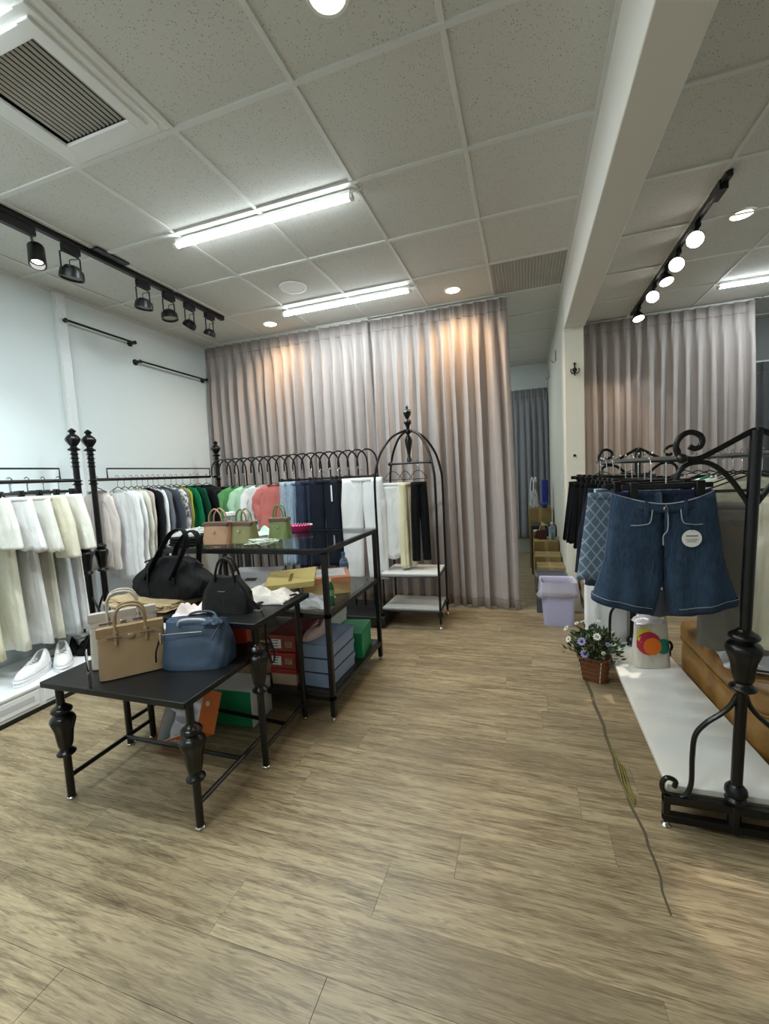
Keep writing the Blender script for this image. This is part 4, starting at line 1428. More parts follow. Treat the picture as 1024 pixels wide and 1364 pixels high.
# rack 1 : white clothes on clip hangers in front, long pale dresses behind
G1 = 'white clothes on the nearest left rack'
for k, (y, W, L, mt_, nm, lb) in enumerate([
        (1.70, .20, .30, LACE, 'shorts', 'textured white shorts on a black clip hanger at the photo edge'),
        (1.82, .19, .33, WHT, 'skirt', 'short white skirt second from the photo edge on the nearest rack'),
        (1.92, .18, .36, IVORY, 'skirt', 'ivory ruffled skirt on the nearest rack, third from the edge'),
        (2.02, .17, .42, CREAM, 'shorts', 'long cream shorts with gathered waist on the nearest rack'),
        (2.12, .17, .38, IVORY, 'shorts', 'ivory shorts with turned hems next to the rack post')]):
    clip_hanger('black clip hanger of the ' + lb.split(' on ')[0].split(' with ')[0].split(' next')[0].split(' second')[0], 'clip hangers on the nearest left rack', (RX, y, RZ + .014), R(-6 + 3 * k), .30, .08)
    if nm == 'skirt':
        skirtf('skirt', lb, 'skirt', G1, (RX + .02, y, RZ), R(-6 + 3 * k), mt_, W * .95, L, .022, .40, k + 3, -.10)
    else:
        trousers('shorts', lb, 'shorts', G1, (RX + .02, y, RZ), R(-6 + 3 * k), mt_, W * .95, L, .026, W * .60, .012, k + 3, .6, -.10, .2)
PALE = fab('pale_satin', (236, 234, 218), rough=.5)
for k, (y, lb, mt_) in enumerate([(1.60, 'long pale yellow white dress hanging low behind the textured shorts', fab('lemon_white', (234, 230, 200))),
                                  (1.76, 'long pearl white dress second from the photo edge', PALE),
                                  (1.88, 'long white gauze dress in the middle of the nearest rack', WHT),
                                  (1.98, 'long cream white dress behind the gathered shorts', PALE),
                                  (2.08, 'long cool white dress reaching the plinth beside the rack post', fab('cool_white', (228, 234, 238))),
                                  (2.18, 'narrow long white dress nearest to the rack post', WHT)]):
    hanger('wire hanger of the ' + lb.split(' hanging')[0].split(' second')[0].split(' in the')[0].split(' behind')[0].split(' reaching')[0].split(' nearest')[0], 'hangers of long dresses', (RX - .09, y, RZ + .014), R(6 - 2 * k), .34)
    top_garment('dress', lb, 'dress', 'long pale dresses on the nearest left rack', (RX - .09, y, RZ), R(6 - 2 * k), mt_, .155, .98, .018, 0, .40 if k % 2 == 0 else .25, 20 + k, .09)

# rack 2 : the long row
GREYM = fab('heather_grey', (112, 116, 124))
GREYD = fab('charcoal_grey', (78, 82, 92))
ROW = [(2.455, 'blouse', 'beige pink long sleeved blouse at the near end of the row', BEIG, .62, .52, .0),
       (2.575, 'blouse', 'long white blouse with a low neckline, second in the row', WHT, .72, .55, .12),
       (2.635, 'blouse', 'sheer white top hanging third in the row', WHT, .66, .5, .1),
       (2.70, 'shirt', 'cream shirt with a pale green cast, fourth in the row', fab('greenish_cream', (226, 228, 212)), .64, .52, .05),
       (2.755, 'shirt', 'dusty beige shirt before the black one', fab('dusty_beige', (208, 194, 184)), .66, .55, .02),
       (2.81, 'shirt', 'black shirt in the middle of the left wall row', fab('black', (26, 28, 34)), .62, .54, .0),
       (2.865, 'shirt', 'thin white shirt right behind the black one', WHT, .6, .52, .0),
       (2.92, 'sweater', 'blue grey sweater behind the white shirt', GREYM, .6, .52, .0),
       (2.975, 'sweater', 'charcoal grey sweater beside the white patterned shirt', GREYD, .6, .5, .0),
       (3.05, 'shirt', 'white shirt with a grey brown floral pattern', mat('fabric_floral', (232, 230, 226), .8, 0, 'spots', sc=45, col2=(128, 118, 112)), .62, .5, .06),
       (3.12, 'shirt', 'stone grey shirt between the floral and the yellow shirts', fab('stone_grey', (124, 122, 120)), .6, .5, .0),
       (3.18, 'shirt', 'yellow green shirt in the row', fab('yellow_green', (176, 176, 56)), .6, .5, .0),
       (3.26, 'shirt', 'bright green shirt with dark collar in the row', fab('bright_green', (14, 120, 78)), .64, .5, .06),
       (3.36, 'shirt', 'dark green shirt toward the corner', fab('dark_green', (18, 74, 52)), .6, .5, .0),
       (3.46, 'jacket', 'black jacket toward the corner post', fab('black', (26, 28, 34)), .6, .5, .0),
       (3.58, 'jacket', 'dark charcoal jacket last in the row at the corner post', fab('dark_charcoal', (44, 44, 46)), .6, .5, .0)]
for k, (y, nm, lb, mt_, L, sl_, fl_) in enumerate(ROW):
    rz = R(random.uniform(-7, 7) - 4) + (R(12) if k == 0 else 0)
    ox = -.07 if k == 0 else 0
    hanger('wire hanger of the ' + lb.split(' with')[0].split(', ')[0].split(' at the')[0].split(' before')[0].split(' toward')[0].split(' hanging')[0].split(' behind')[0].split(' right')[0], 'wire hangers on the long left rack', (RX + ox, y, RZ + .014), rz, .38 if k else .24, BLACKM)
    top_garment(nm, lb, nm, 'tops on the long left rack', (RX + ox, y, RZ), rz, mt_, (.10, .20)[k] if k < 2 else .185 + .012 * sin(k), L, .014, sl_, fl_, 40 + k, .08 if k else .10, low=.3 if k < 2 else .16)

# ------------------------------------------------------------------ arched rod rack by the curtain
AY = 3.74
t = thing('arched_rack', 'black rack of curved hook rods on a black base along the taupe curtain', 'clothes rack', (-2.12, AY, 0))
MB().box(-.92, -.33, .02, .925, .16, .10).build('base', mat('black_base_panel', (26, 27, 30), .45), t, bev=.004)
MB().box(-.90, -.31, 0, .905, .14, .02).build('plinth', BLACKM, t)
NA = 18
for k in range(NA):
    x = -.80 + k * (1.62) / (NA - 1)
    pts = [(x, 0, .10), (x, 0, 1.45)]
    for q in range(1, 10):
        a = pi * q / 9
        pts.append((x - .08 + .08 * cos(a), -.075 * (1 - cos(a)) / 2 * 1.3, 1.47 + .115 * sin(a)))
    pts.append((x - .158, -.098, 1.43))
    o = MB().tube(pts, .0075, 8).build('hook_rod', BLACK, t)
    MB().tube([(x - .158 + .011 * cos(a * .63), -.098, 1.416 + .012 * sin(a * .63)) for a in range(10)], .0028, 6, closed=True).build('ring', CHROME, o)
MB().tube([(-.84, 0, 1.27), (.84, 0, 1.27)], .006, 8).build('tie_bar', BLACK, t)

# clothes on it
def pant(label, x, w_, L, mt_, seed, rz=0, y=3.60, flare=0, top=1.32):
    t = trousers('trousers', label, 'trousers', 'trousers on the arched rack', (x, y, top + .125), R(rz), mt_, w_, L, .028, w_ * .5, .008, seed, flare)
    clip_hanger('black clip hanger of the ' + label.split(' on ')[0].split(' behind')[0].split(' with')[0].split(' beside')[0], 'clip hangers on the arched rack', (x, y, top + .07), R(rz), w_ * 1.75, .045)
    return t


DEN1 = mat('light_washed_denim', (134, 156, 178), .85, 0, 'denim', col2=(168, 186, 204))
DEN2 = mat('dark_indigo_denim', (38, 48, 72), .85, 0, 'denim', col2=(26, 34, 54))
NAVYF = fab('navy_black', (28, 32, 44))
pant('wide white trousers on the arched rack beside the birdcage rack', -1.405, .185, .92, WHT, 3, 4, flare=.1)
pant('navy black trousers in the middle of the arched rack', -1.79, .14, .80, NAVYF, 5, 2)
pant('dark brown black trousers beside the white trousers', -1.635, .07, .84, fab('brown_black', (40, 32, 30)), 6, 35, 3.66)
o = MB().box(-.007, -.002, -.15, .007, 0, 0).build('price_tag', PAPER)
tag(o, 'narrow white price tag hanging from the navy trousers', 'tag')
o.location = (-1.69, 3.55, 1.27)
pant('dark indigo jeans beside the light washed jeans', -1.985, .085, .82, DEN2, 7, 30)
pant('light washed blue jeans turned edge on, on the arched rack', -2.10, .075, .80, DEN1, 8, 40)
pant('pale grey blue jeans behind the magenta tray', -2.18, .07, .8, mat('grey_blue_denim', (150, 164, 176), .85, 0, 'denim', col2=(176, 188, 198)), 9, 45)
for (x, lb, c_) in [(-2.32, 'coral pink top on the arched rack above the magenta tray', (206, 120, 112)), (-2.46, 'white sleeveless top on the arched rack behind the small bags', (226, 228, 226)),
                    (-2.60, 'pale mint top on the arched rack', (186, 220, 190)), (-2.74, 'leaf green top near the corner of the arched rack', (96, 160, 96)), (-2.87, 'black top at the corner end of the arched rack', (34, 36, 36))]:
    hanger('wire hanger of the ' + lb.split(' on')[0].split(' near')[0].split(' at the')[0], 'wire hangers on the arched rack', (x, 3.60, 1.395), R(38), .34, BLACKM)
    top_garment('top', lb, 'top', 'tops on the arched rack', (x, 3.60, 1.385), R(38), fab('t%d%d%d' % c_, c_), .165, .5, .02, .22, .05, int(-x * 100), .08)

# ------------------------------------------------------------------ birdcage clothes rack with shelves
t = thing('birdcage_rack', 'black birdcage shaped clothes rack with finial and two white shelves', 'clothes rack', (-.975, 3.68, 0))
cs = [(-.262, -.215), (.262, -.195), (.25, .20), (-.25, .20)]
MARB = mat('white_marble_board', (222, 220, 214), .4, 0, sc=8, amt=.15, bump=0)
for i, (x, y) in enumerate(cs):
    pts = crs([(x, y, .045), (x, y, .6), (x, y, 1.20), (x * .96, y * .96, 1.36), (x * .80, y * .8, 1.52), (x * .48, y * .48, 1.655), (x * .14, y * .14, 1.71), (0, 0, 1.715)], 6)
    o = MB().tube(pts, .0105, 10).build('hoop', BLACK, t)
    MB().lathe([(.012, .10), (.02, .11), (.022, .13), (.016, .15), (.012, .155)], (x, y, 0), 14).build('collar', BLACK, o)
    MB().lathe([(.018, 0), (.020, .004), (.018, .012), (.006, .022), (.006, .05)], (x, y, 0), 14).build('glide', CHROME, o)
mb = MB().lathe([(.012, 1.44), (.026, 1.45), (.02, 1.47), (.012, 1.49), (.017, 1.53), (.030, 1.60, .05), (.034, 1.63, .05), (.022, 1.66), (.012, 1.68), (.03, 1.70), (.03, 1.72), (.014, 1.735), (.02, 1.76), (.036, 1.785), (.024, 1.81), (.014, 1.82), (.028, 1.85, .05), (.034, 1.875, .05), (.02, 1.90), (.008, 1.905), (.014, 1.92), (.006, 1.935), (0, 1.938)], (0, 0, 0), 32)
mb.build('finial', BLACK, t)
MB().tube([(-.18, 0, 1.43), (.18, 0, 1.43)], .0095, 10).build('hanging_bar', BLACK, t)
for s_ in (-1, 1):
    MB().ball((s_ * .185, 0, 1.43), .016, 8).build('bar_knob', BLACK, t)
for z, tk in ((.455, .016), (.15, .016)):
    mb = MB()
    lp = [(x, y, z) for x, y in cs]
    for i in range(4):
        mb.tube([lp[i], lp[(i + 1) % 4]], .009, 6)
    tag(mb.build('shelf_frame', BLACK, t), kind='stuff')
    MB().poly([(x * .97, y * .96, z + .006) for x, y in cs], tk, 'z').build('shelf_board', MARB, t, bev=.002)
for k, (x, lb, mt_, w_, L, rz) in enumerate([(-.16, 'white skirt at the left of the birdcage rack', WHT, .085, .68, 20), (-.045, 'cream trousers in the middle of the birdcage rack', fab('pale_butter', (230, 222, 186)), .07, .76, 60),
                                              (.075, 'black trousers at the right of the birdcage rack', mat('fabric_soft_black', (18, 18, 22), .9, 0, 'cloth'), .07, .70, 30)]):
    hanger('black triangular hanger of the ' + lb.split(' at')[0].split(' in the')[0], 'hangers on the birdcage rack', (-.975 + x, 3.68, 1.44), R(rz), .17, BLACKM)
    if k == 0:
        skirtf('skirt', lb, 'skirt', None, (-.975 + x, 3.68, 1.41), R(rz), mt_, .10, L, .03, .25, 3, -.15, 7)
    else:
        trousers('trousers', lb, 'trousers', 'trousers on the birdcage rack', (-.975 + x, 3.68, 1.41), R(rz), mt_, w_, L, .028, w_ * .5, .01, k, .1, -.15)

# ------------------------------------------------------------------ corridor things
t = thing('waste_bin', 'lavender plastic bin with a translucent white liner at the corridor mouth', 'bin', (.235, 3.83, 0), R(2))
LAV = mat('lavender_plastic', (192, 192, 230), .35, 0, bump=0, amt=.06)


def rr_loop(W, D, z, r=.25, n=36):
    return [(W * math.copysign(abs(cos(2 * pi * k / n)) ** r, cos(2 * pi * k / n)), D * math.copysign(abs(sin(2 * pi * k / n)) ** r, sin(2 * pi * k / n)), z) for k in range(n)]


mb = MB()
lp = [rr_loop(.112, .10, .0), rr_loop(.115, .103, .01), rr_loop(.135, .12, .36), rr_loop(.132, .117, .36), rr_loop(.112, .10, .012)]
mb.grid(lambda u, v: lp[int(round(v * 4))][int(round(u * 36)) % 36], 36, 5, True)
mb.f.append(tuple(reversed(range(36))))
mb.f.append(tuple(range(4 * 36, 5 * 36)))
mb.build('body', LAV, t)
LIN = mat('bin_liner_film', (226, 220, 240), .3, 0, trans=.3, bump=.3)
rl = random.Random(3)
ho = [rl.uniform(-.012, .018) for _ in range(36)]
mb = MB()


def linf(u, v):
    i = int(round(u * 36)) % 36
    zz = [.20, .34, .372, .374, .30, .245 + ho[i] * 1.5]
    ww = [.118, .130, .134, .142, .146 + ho[i] * .2, .147 + ho[i] * .5]
    j = int(round(v * 5))
    x, y, _ = rr_loop(ww[j], ww[j] * .89, 0)[i]
    if j == 5 and x < -.1 and y < 0:
        x -= .02
    return (x, y, zz[j])


mb.grid(linf, 36, 6, True).build('liner', LIN, t, thick=.001, sharp=70)
MB().tube(crs([(-.14, -.10, .30), (-.165, -.10, .27), (-.17, -.08, .26)], 4), .012, 6, flat=.4).build('liner_knot', LIN, t)
t = carton('waste_bin', 'dark grey bin partly hidden behind the lavender bin', .20, 4.17, 0, .26, .22, .34, 0, mat('dark_grey_plastic', (74, 76, 84), .5), cat='bin')
for ch in list(t.children):
    if not ch.name.startswith('body'):
        bpy.data.objects.remove(ch)
mb = MB()
mb.box(-.135, -.115, .33, -.125, .115, .35).box(.125, -.115, .33, .135, .115, .35).box(-.125, -.115, .33, .125, -.105, .35).box(-.125, .105, .33, .125, .115, .35)
mb.build('rim', mat('grey_rim', (110, 112, 118), .5), t)
carton('carton', 'yellow brown carton right behind the bins in the corridor', .215, 4.48, 0, .25, .26, .36, R(2), YCARD)
carton('carton', 'yellow brown carton second from the front in the corridor', .205, 4.84, 0, .26, .30, .40, R(-2), YCARD)
carton('carton', 'large yellow brown carton in the middle of the corridor row carrying the bottle', .20, 5.25, 0, .26, .36, .50, R(1), YCARD)
carton('carton', 'dark crate behind the middle carton of the corridor row', .19, 5.7, 0, .28, .32, .62, 0, mat('dark_crate', (60, 56, 52), .7))
carton('carton', 'tall stack carton of the corridor carrying the blue bag', .17, 6.1, 0, .28, .32, .80, 0, YCARD)
bottle('water_bottle', 'clear water bottle with pale blue label on the corridor carton', .27, 5.18, .503, .20, .036, mat('clear_plastic', (205, 225, 235), .08, 0, trans=.85, bump=0), PAPER, mat('pale_blue_sleeve', (140, 176, 200), .4))
t = thing('shopping_bag', 'small maroon paper bag with handle on the corridor carton', 'bag', (.165, 5.24, .503))
MB().box(-.05, -.04, 0, .05, .04, .11).build('body', mat('maroon_paper', (86, 44, 44), .6), t, bev=.003)
MB().tube(crs([(-.03, -.04, .1), (-.01, -.045, .16), (.05, -.045, .17), (.08, -.04, .1)], 5), .005, 6).build('handle', mat('cream_cord', (214, 200, 170), .7), t)
t = thing('plastic_tub', 'small brown jar beside the maroon bag on the corridor carton', 'jar', (.10, 5.30, .503))
MB().lathe([(.03, 0), (.034, .01), (.034, .07), (.028, .08)], (0, 0, 0), 16).build('body', mat('amber_plastic', (130, 84, 60), .3), t)
MB().lathe([(.03, .078), (.03, .095), (0, .096)], (0, 0, 0), 16).build('lid', PAPER, t)
t = thing('boot', 'royal blue rubber boot standing on the farthest corridor carton', 'boot', (.24, 6.08, .803), R(-100))
BLU = mat('royal_blue_rubber', (28, 50, 142), .4)
MB().tube(crs([(.0, 0, .04), (0, 0, .12), (-.01, 0, .24), (-.01, 0, .36)], 4), [.05, .052, .05, .048, .05, .052, .054, .055, .056, .057, .058, .058, .058], 14, flat=.8).build('shaft', BLU, t)
MB().ball((.07, 0, .04), .06, 12, 1.7, .75, .65).build('foot', BLU, t)
plastic_bag('plastic_bag', 'clear plastic bag with pink bottle shape on the farthest corridor carton', .10, 6.05, .803, .14, .16, .24, 0, CLEARP, 51)
t = thing('slippers', 'pale sandal pair leaning up at the far end of the corridor', 'shoes', (.07, 6.2, .803))
for s_ in (-1, 1):
    MB().tube(crs([(.02 * s_, .06, .0), (.02 * s_ + .01, .06, .3), (.02 * s_ + .035, .06, .40), (.02 * s_ + .045, .06, .33)], 5), .007, 8).build('strap', PAPER, t)

# ------------------------------------------------------------------ right hand rack
def lean(x, z):
    return x


t = thing('scroll_rack', 'black wrought iron double rail clothes rack with scrolls and a white base board', 'clothes rack', (0, 0, 0))
LOW = [(0.667, 0.521), (0.652, 0.485), (0.626, 0.452), (0.578, 0.407), (0.547, 0.357), (0.539, 0.277), (0.536, 0.175), (0.517, 0.125), (0.485, 0.112), (0.452, 0.130), (0.446, 0.160), (0.462, 0.184), (0.488, 0.176), (0.484, 0.152)]
UP = [(0.522, 1.374), (0.537, 1.366), (0.553, 1.372), (0.559, 1.392), (0.551, 1.41), (0.527, 1.421), (0.504, 1.414), (0.487, 1.391), (0.486, 1.360), (0.503, 1.338), (0.546, 1.332), (0.604, 1.360), (0.687, 1.408), (0.703, 1.413)]
UP2 = [(0.486, 1.262), (0.495, 1.293), (0.522, 1.316), (0.569, 1.318), (0.61, 1.292), (0.645, 1.250), (0.674, 1.202), (0.695, 1.165)]
for (yy, dx) in ((1.69, 0), (3.05, -.035)):
    def xc(z):
        return .664 + .030 * z + dx
    o = MB().tube([(xc(0), yy, .02), (xc(.16), yy, .16)], .020, 8).build('post', BLACK, t)
    MB().tube([(xc(.14), yy, .14), (xc(1.41), yy, 1.412)], .0175, 14).build('pole', BLACK, o)
    MB().lathe(baluster(.755, .535, .052), (xc(.64), yy, 0), 32).build('urn', BLACK, o)
    MB().lathe([(.018, .12), (.03, .13), (.033, .145), (.026, .155), (.034, .17), (.032, .185), (.02, .20)], (xc(.16), yy, 0), 20).build('collar', BLACK, o)
    for s_ in (1, -1):
        def tr(L_, s_=s_):
            out = []
            for (x, z) in L_:
                c0 = .664 + .030 * z
                out.append((c0 + dx + (x - c0) * s_, yy, z))
            return out
        MB().tube(crs(tr(LOW), 6), .0085, 8).build('scroll', BLACK, t)
        MB().tube(crs(tr(UP), 6), .0095, 8, flat=.8).build('scroll', BLACK, t)
        MB().tube(crs(tr(UP2), 6), .0085, 8, flat=.8).build('scroll', BLACK, t)
    # base frame of two bars
    xl, xr = .448 + dx, .885 + dx
    MB().box(xl, yy - .015, .092, xr, yy + .015, .122).build('base_bar', BLACK, t, bev=.002)
    MB().box(xl, yy - .015, .022, xr, yy + .015, .050).build('base_bar', BLACK, t, bev=.002)
    for x in (xl + .011, xr - .011):
        MB().box(x - .011, yy - .012, .02, x + .011, yy + .012, .122).build('upright', BLACK, t)
        MB().lathe([(.016, 0), (.018, .004), (.010, .012), (.010, .022)], (x, yy, 0), 12).build('foot', CHROME, t)
for x in (.497, .872):
    MB().tube([(x, 1.66, 1.335), (x - .038, 3.22, 1.345)], .0115, 12).build('rail', mat('dark_chrome', (120, 118, 116), .25, 1, bump=0), t)
    MB().ball((x, 1.672, 1.335), .017, 8).build('rail_knob', BLACK, t)
MB().add([(.468, 1.712, .123), (.872, 1.712, .123), (.80, 3.1, .123), (.478, 3.1, .123), (.468, 1.712, .145), (.872, 1.712, .145), (.80, 3.1, .145), (.478, 3.1, .145)],
         [(0, 1, 2, 3), (4, 5, 6, 7), (0, 1, 5, 4), (1, 2, 6, 5), (2, 3, 7, 6), (3, 0, 4, 7)]).build('base_board', mat('white_laminate', (226, 224, 216), .3, 0, sc=10, amt=.08, bump=0), t, bev=.002)


def rx(y, s_=0):
    return (.497 if s_ == 0 else .872) - .035 * (y - 1.66) / 1.42


# the denim shorts in front, in detail
DEN = mat('blue_denim', (44, 66, 90), .9, 0, 'denim', col2=(28, 46, 68))
DENI = mat('indigo_lining', (38, 42, 84), .85, 0, 'denim', col2=(28, 32, 66))
STI = mat('pale_stitch', (168, 176, 182), .8)
ys = 1.83
t = thing('denim_shorts', 'blue denim shorts with a round white hang tag at the front of the right rack', 'shorts', (.478, ys, 1.215), R(3))
ORD = [-.158, -.062, 0, .062, .158]


def sf(side):
    def f(u, v):
        # front/back panel of the hip, side -1 front
        x = -.165 + .33 * u
        w_ = 1 + .14 * v
        dip = -.040 * (1 - (abs(x) / .165) ** 1.6) if side < 0 else .004
        zt = dip * (1 - v)
        yb = side * (.042 + .012 * v) * (1 - (abs(x) / .166) ** 3.5)
        return (x * w_, yb + .004 * sin(14 * x + 5 * v) * v, zt - .235 * v)
    return f


MB().grid(sf(1), 30, 12).build('back_panel', DENI, t, thick=.003, sharp=75)


def lf(u, v, s_=1):
    a = 2 * pi * u
    z0 = -.43 * v
    rv = .70
    q = max(0, (v - rv) / (1 - rv))
    xo = .165 + .028 * min(1, v / .6) + .048 * max(0, (v - .6) / .4)
    xi = -.001 + .030 * q
    cx, hw = (xo + xi) / 2, (xo - xi) / 2
    x = s_ * (cx + hw * math.copysign(abs(cos(a)) ** .75, cos(a)))
    dpt = .040 + .018 * v
    sa = math.copysign(abs(sin(a)) ** .7, sin(a))
    X = abs(x)
    y = dpt * sa + (.006 * sin(9 * X * 7 + 2 * s_) + .004 * sin(40 * x + 6 * v)) * v * (1 if sa < 0 else -.5) * abs(sa)
    dip = -.040 * (1 - min(1, X / .165) ** 1.6) * (1 - v) if sin(a) < 0 else 0
    hemd = -.055 * v ** 2 * (1 - min(1, X / .24))
    return (x, y, z0 + dip + hemd + .018 * v)


for s_ in (-1, 1):
    MB().grid(lambda u, v, s_=s_: lf(u, v, s_), 56, 26, True).build('leg', DEN, t, thick=.003, sharp=75)
    MB().grid(lambda u, v, s_=s_: (lambda p: (p[0] * 1.0, p[1] * 1.05, p[2] + .022 - .024 * v))(lf(u, 1.0, s_)), 44, 3, True).build('hem', mat('darker_denim_hem', (36, 54, 76), .9, 0, 'denim', col2=(24, 38, 58)), t, thick=.003, sharp=75)
    mb = MB()
    mb.tube([(p[0], p[1] * 1.09 - .0005, p[2] + .024) for p in [lf(k / 44, 1.0, s_) for k in range(44)]], .0011, 4, closed=True)
    mb.build('hem_stitching', STI, t)
    # pocket mouth and pocket
    fx = sf(-1)
    pk = [(s_ * .045, -.060), (s_ * .052, -.105), (s_ * .075, -.115), (s_ * .11, -.117), (s_ * .165, -.114)]
    mb = MB()
    pts = []
    for (x, z) in pk:
        yb = -(.052) * (1 - (abs(x) / .182) ** 4) - .002
        pts.append((x, yb, z))
    mb.tube(crs(pts, 5), .0018, 5)
    mb.build('pocket_stitching', STI, t)
    MB().box(s_ * .062 - .007, -.050, -.085, s_ * .062 + .007, -.044, -.028).build('belt_loop', DEN, t, bev=.001)
    # outer seam
    MB().tube([lf(.97, k / 12, s_) for k in range(13)], .0032, 5).build('side_seam', mat('darker_denim_hem', (44, 68, 98)), t)
# waistband
def wbf(side):
    f0 = sf(side)
    return lambda u, v: (lambda p, q: (p[0] * 1.005, p[1] * 1.08 + side * .001, p[2] + (q[2] - p[2]) * v * 1.0))(f0(u, 0), f0(u, .17))


MB().grid(wbf(-1), 30, 4).build('waistband', DEN, t, thick=.004, sharp=75)
MB().grid(wbf(1), 30, 4).build('waistband', DEN, t, thick=.004, sharp=75)
mb = MB()
f0 = sf(-1)
mb.tube([(lambda p: (p[0], p[1] * 1.08 - .004, p[2]))(f0(k / 29, 0)) for k in range(30)], .0022, 5)
mb.build('waist_stitching', STI, t)
MB().tube(crs([(0, -.050, -.045), (.004, -.056, -.09), (.001, -.060, -.135), (-.012, -.061, -.155), (-.012, -.06, -.19)], 6), .0020, 5).build('fly_stitching', STI, t)
MB().box(-.004, -.056, -.235, .002, -.050, -.05).build('fly', DEN, t, bev=.001)
MB().lathe([(.0085, 0), (.009, .002), (.006, .005), (0, .005)], (.0, -.047, -.058), 14, Matrix.Rotation(pi / 2, 3, 'X')).build('button', mat('brushed_button', (150, 146, 140), .3, 1, bump=0), t)
tg = MB().lathe([(0, 0), (.031, 0), (.031, .0012), (0, .0012)], (.075, -.066, -.165), 32, Matrix.Rotation(pi / 2, 3, 'X')).build('hang_tag', PAPER, t)
mb = MB()
mb.box(.056, -.0682, -.158, .094, -.0674, -.153)
for k in range(3):
    mb.box(.054 + .003 * k, -.0682, -.168 - .005 * k, .096 - .004 * k, -.0674, -.1665 - .005 * k)
tag(mb.build('print', mat('tan_print', (160, 140, 120), .7), tg), kind='stuff')
MB().tube([(.075, -.068, -.138), (.073, -.060, -.05)], .0008, 4).build('string', BLKLE, tg)
t = clip_hanger('black clip hanger holding the blue denim shorts in front', None, (rx(ys), ys, 1.352), R(3), .30, .105)
t = clip_hanger('second black clip hanger directly behind the front denim shorts', None, (rx(1.9) - .03, 1.9, 1.352), R(8), .34, .10)
DENL = mat('lattice_print_denim', (78, 94, 110), .9, 0, 'lattice', sc=16, col2=(128, 142, 154))
# lattice printed grey blue skirt behind
skirtf('denim_skirt', 'grey blue denim skirt with a pale lattice pattern behind the front shorts', 'skirt', None, (rx(1.99) - .045, 1.99, 1.345), R(6), DENL, .195, .365, .035, .25, 6, -.135, 5)
RG = 'shorts and skirts on the left rail of the right rack'
for k, (y, lb, mt_, L, w_) in enumerate([(2.10, 'dark blue denim shorts behind the lattice skirt', DEN2, .42, .18), (2.20, 'mid blue denim shorts in the middle of the right rack', DEN, .42, .18), (2.31, 'faded grey denim shorts in the middle of the right rack', DEN1, .40, .17),
                                         (2.43, 'black shorts fifth along the left rail of the right rack', NAVYF, .44, .18)]):
    clip_hanger('black clip hanger of the ' + lb.split(' behind')[0].split(' in the')[0].split(' fifth')[0], 'clip hangers on the right rack', (rx(y), y, 1.355), R(3), .32, .10)
    trousers('shorts', lb, 'shorts', RG, (rx(y), y, 1.345), R(3), mt_, w_ * .95, L, .03, w_ * .6, .01, k + 60, .5, -.135, .22)
for k, (y, lb, L, w_, x_) in enumerate([(2.55, 'black pleated short skirt toward the far end of the right rack', .38, .17, 0), (2.66, 'black short skirt with small dots on the right rack', .37, .17, -.01), (2.78, 'black wide skirt near the far frame of the right rack', .36, .18, -.02),
                                        (2.90, 'farthest black skirt beside the far frame of the right rack', .36, .18, -.03)]):
    clip_hanger('black clip hanger of the ' + lb.split(' toward')[0].split(' with')[0].split(' near')[0].split(' beside')[0], 'clip hangers on the right rack', (rx(y) + x_, y, 1.357), R(4), .34, .09)
    skirtf('skirt', lb, 'skirt', 'black skirts on the right rack', (rx(y) + x_, y, 1.345), R(4), mat('fabric_black_dark', (14, 14, 17), .9, 0, 'cloth', amt=.1), w_, L, .025, .25, k + 70, -.115, 9)
for k, (y, lb) in enumerate([(3.12, 'long white skirt hanging low at the far left of the right rack'), (3.17, 'second long off white skirt behind the tote bag')]):
    skirtf('skirt', lb, 'skirt', 'long white skirts on the right rack', (rx(y) + .03 + .2 * k, y, 1.345), R(4 - 8 * k), WHT if k == 0 else fab('off_white', (206, 202, 194)), .13, 1.02, .03, .0, k + 80, -.18, 6)
    hanger('wire hanger of the ' + ('long white skirt' if k == 0 else 'long off white skirt'), 'hangers of long skirts on the right rack', (rx(y) + .02 + .2 * k if k == 0 else rx(y, 1) - .17, y, 1.357), R(4), .24)
t = thing('scarf', 'patterned brown and grey scarf with black cord loops hanging at the partition end', 'scarf', (.45, 4.118, .56))
MB().tube(crs([(0, 0, 0), (.012, .0, -.06), (0, .0, -.12), (.014, .0, -.2), (.03, 0, -.28)], 5), [.012 + .010 * sin(k * .16 * pi) for k in range(21)], 10, flat=.4).build('cloth', mat('scarf_print', (196, 160, 130), .7, 0, 'spots', sc=70, col2=(86, 80, 86)), t)
for k in range(3):
    MB().tube(crs([(0, 0, .0), (-.02 + .01 * k, .01, -.16), (.0, .01, -.30 - .02 * k), (.03, .01, -.36 - .02 * k), (.05, .0, -.22), (.03, 0, 0)], 6), .0022, 5).build('cord', BLKLE, t)
t.location = (.45, 4.118, .56)
t.scale = (1.3, 1.3, 1.3)
MB().tube([(0, .016, .01), (0, -.01, .012), (0, -.012, .02)], .004, 6).build('nail', CHROME, t)
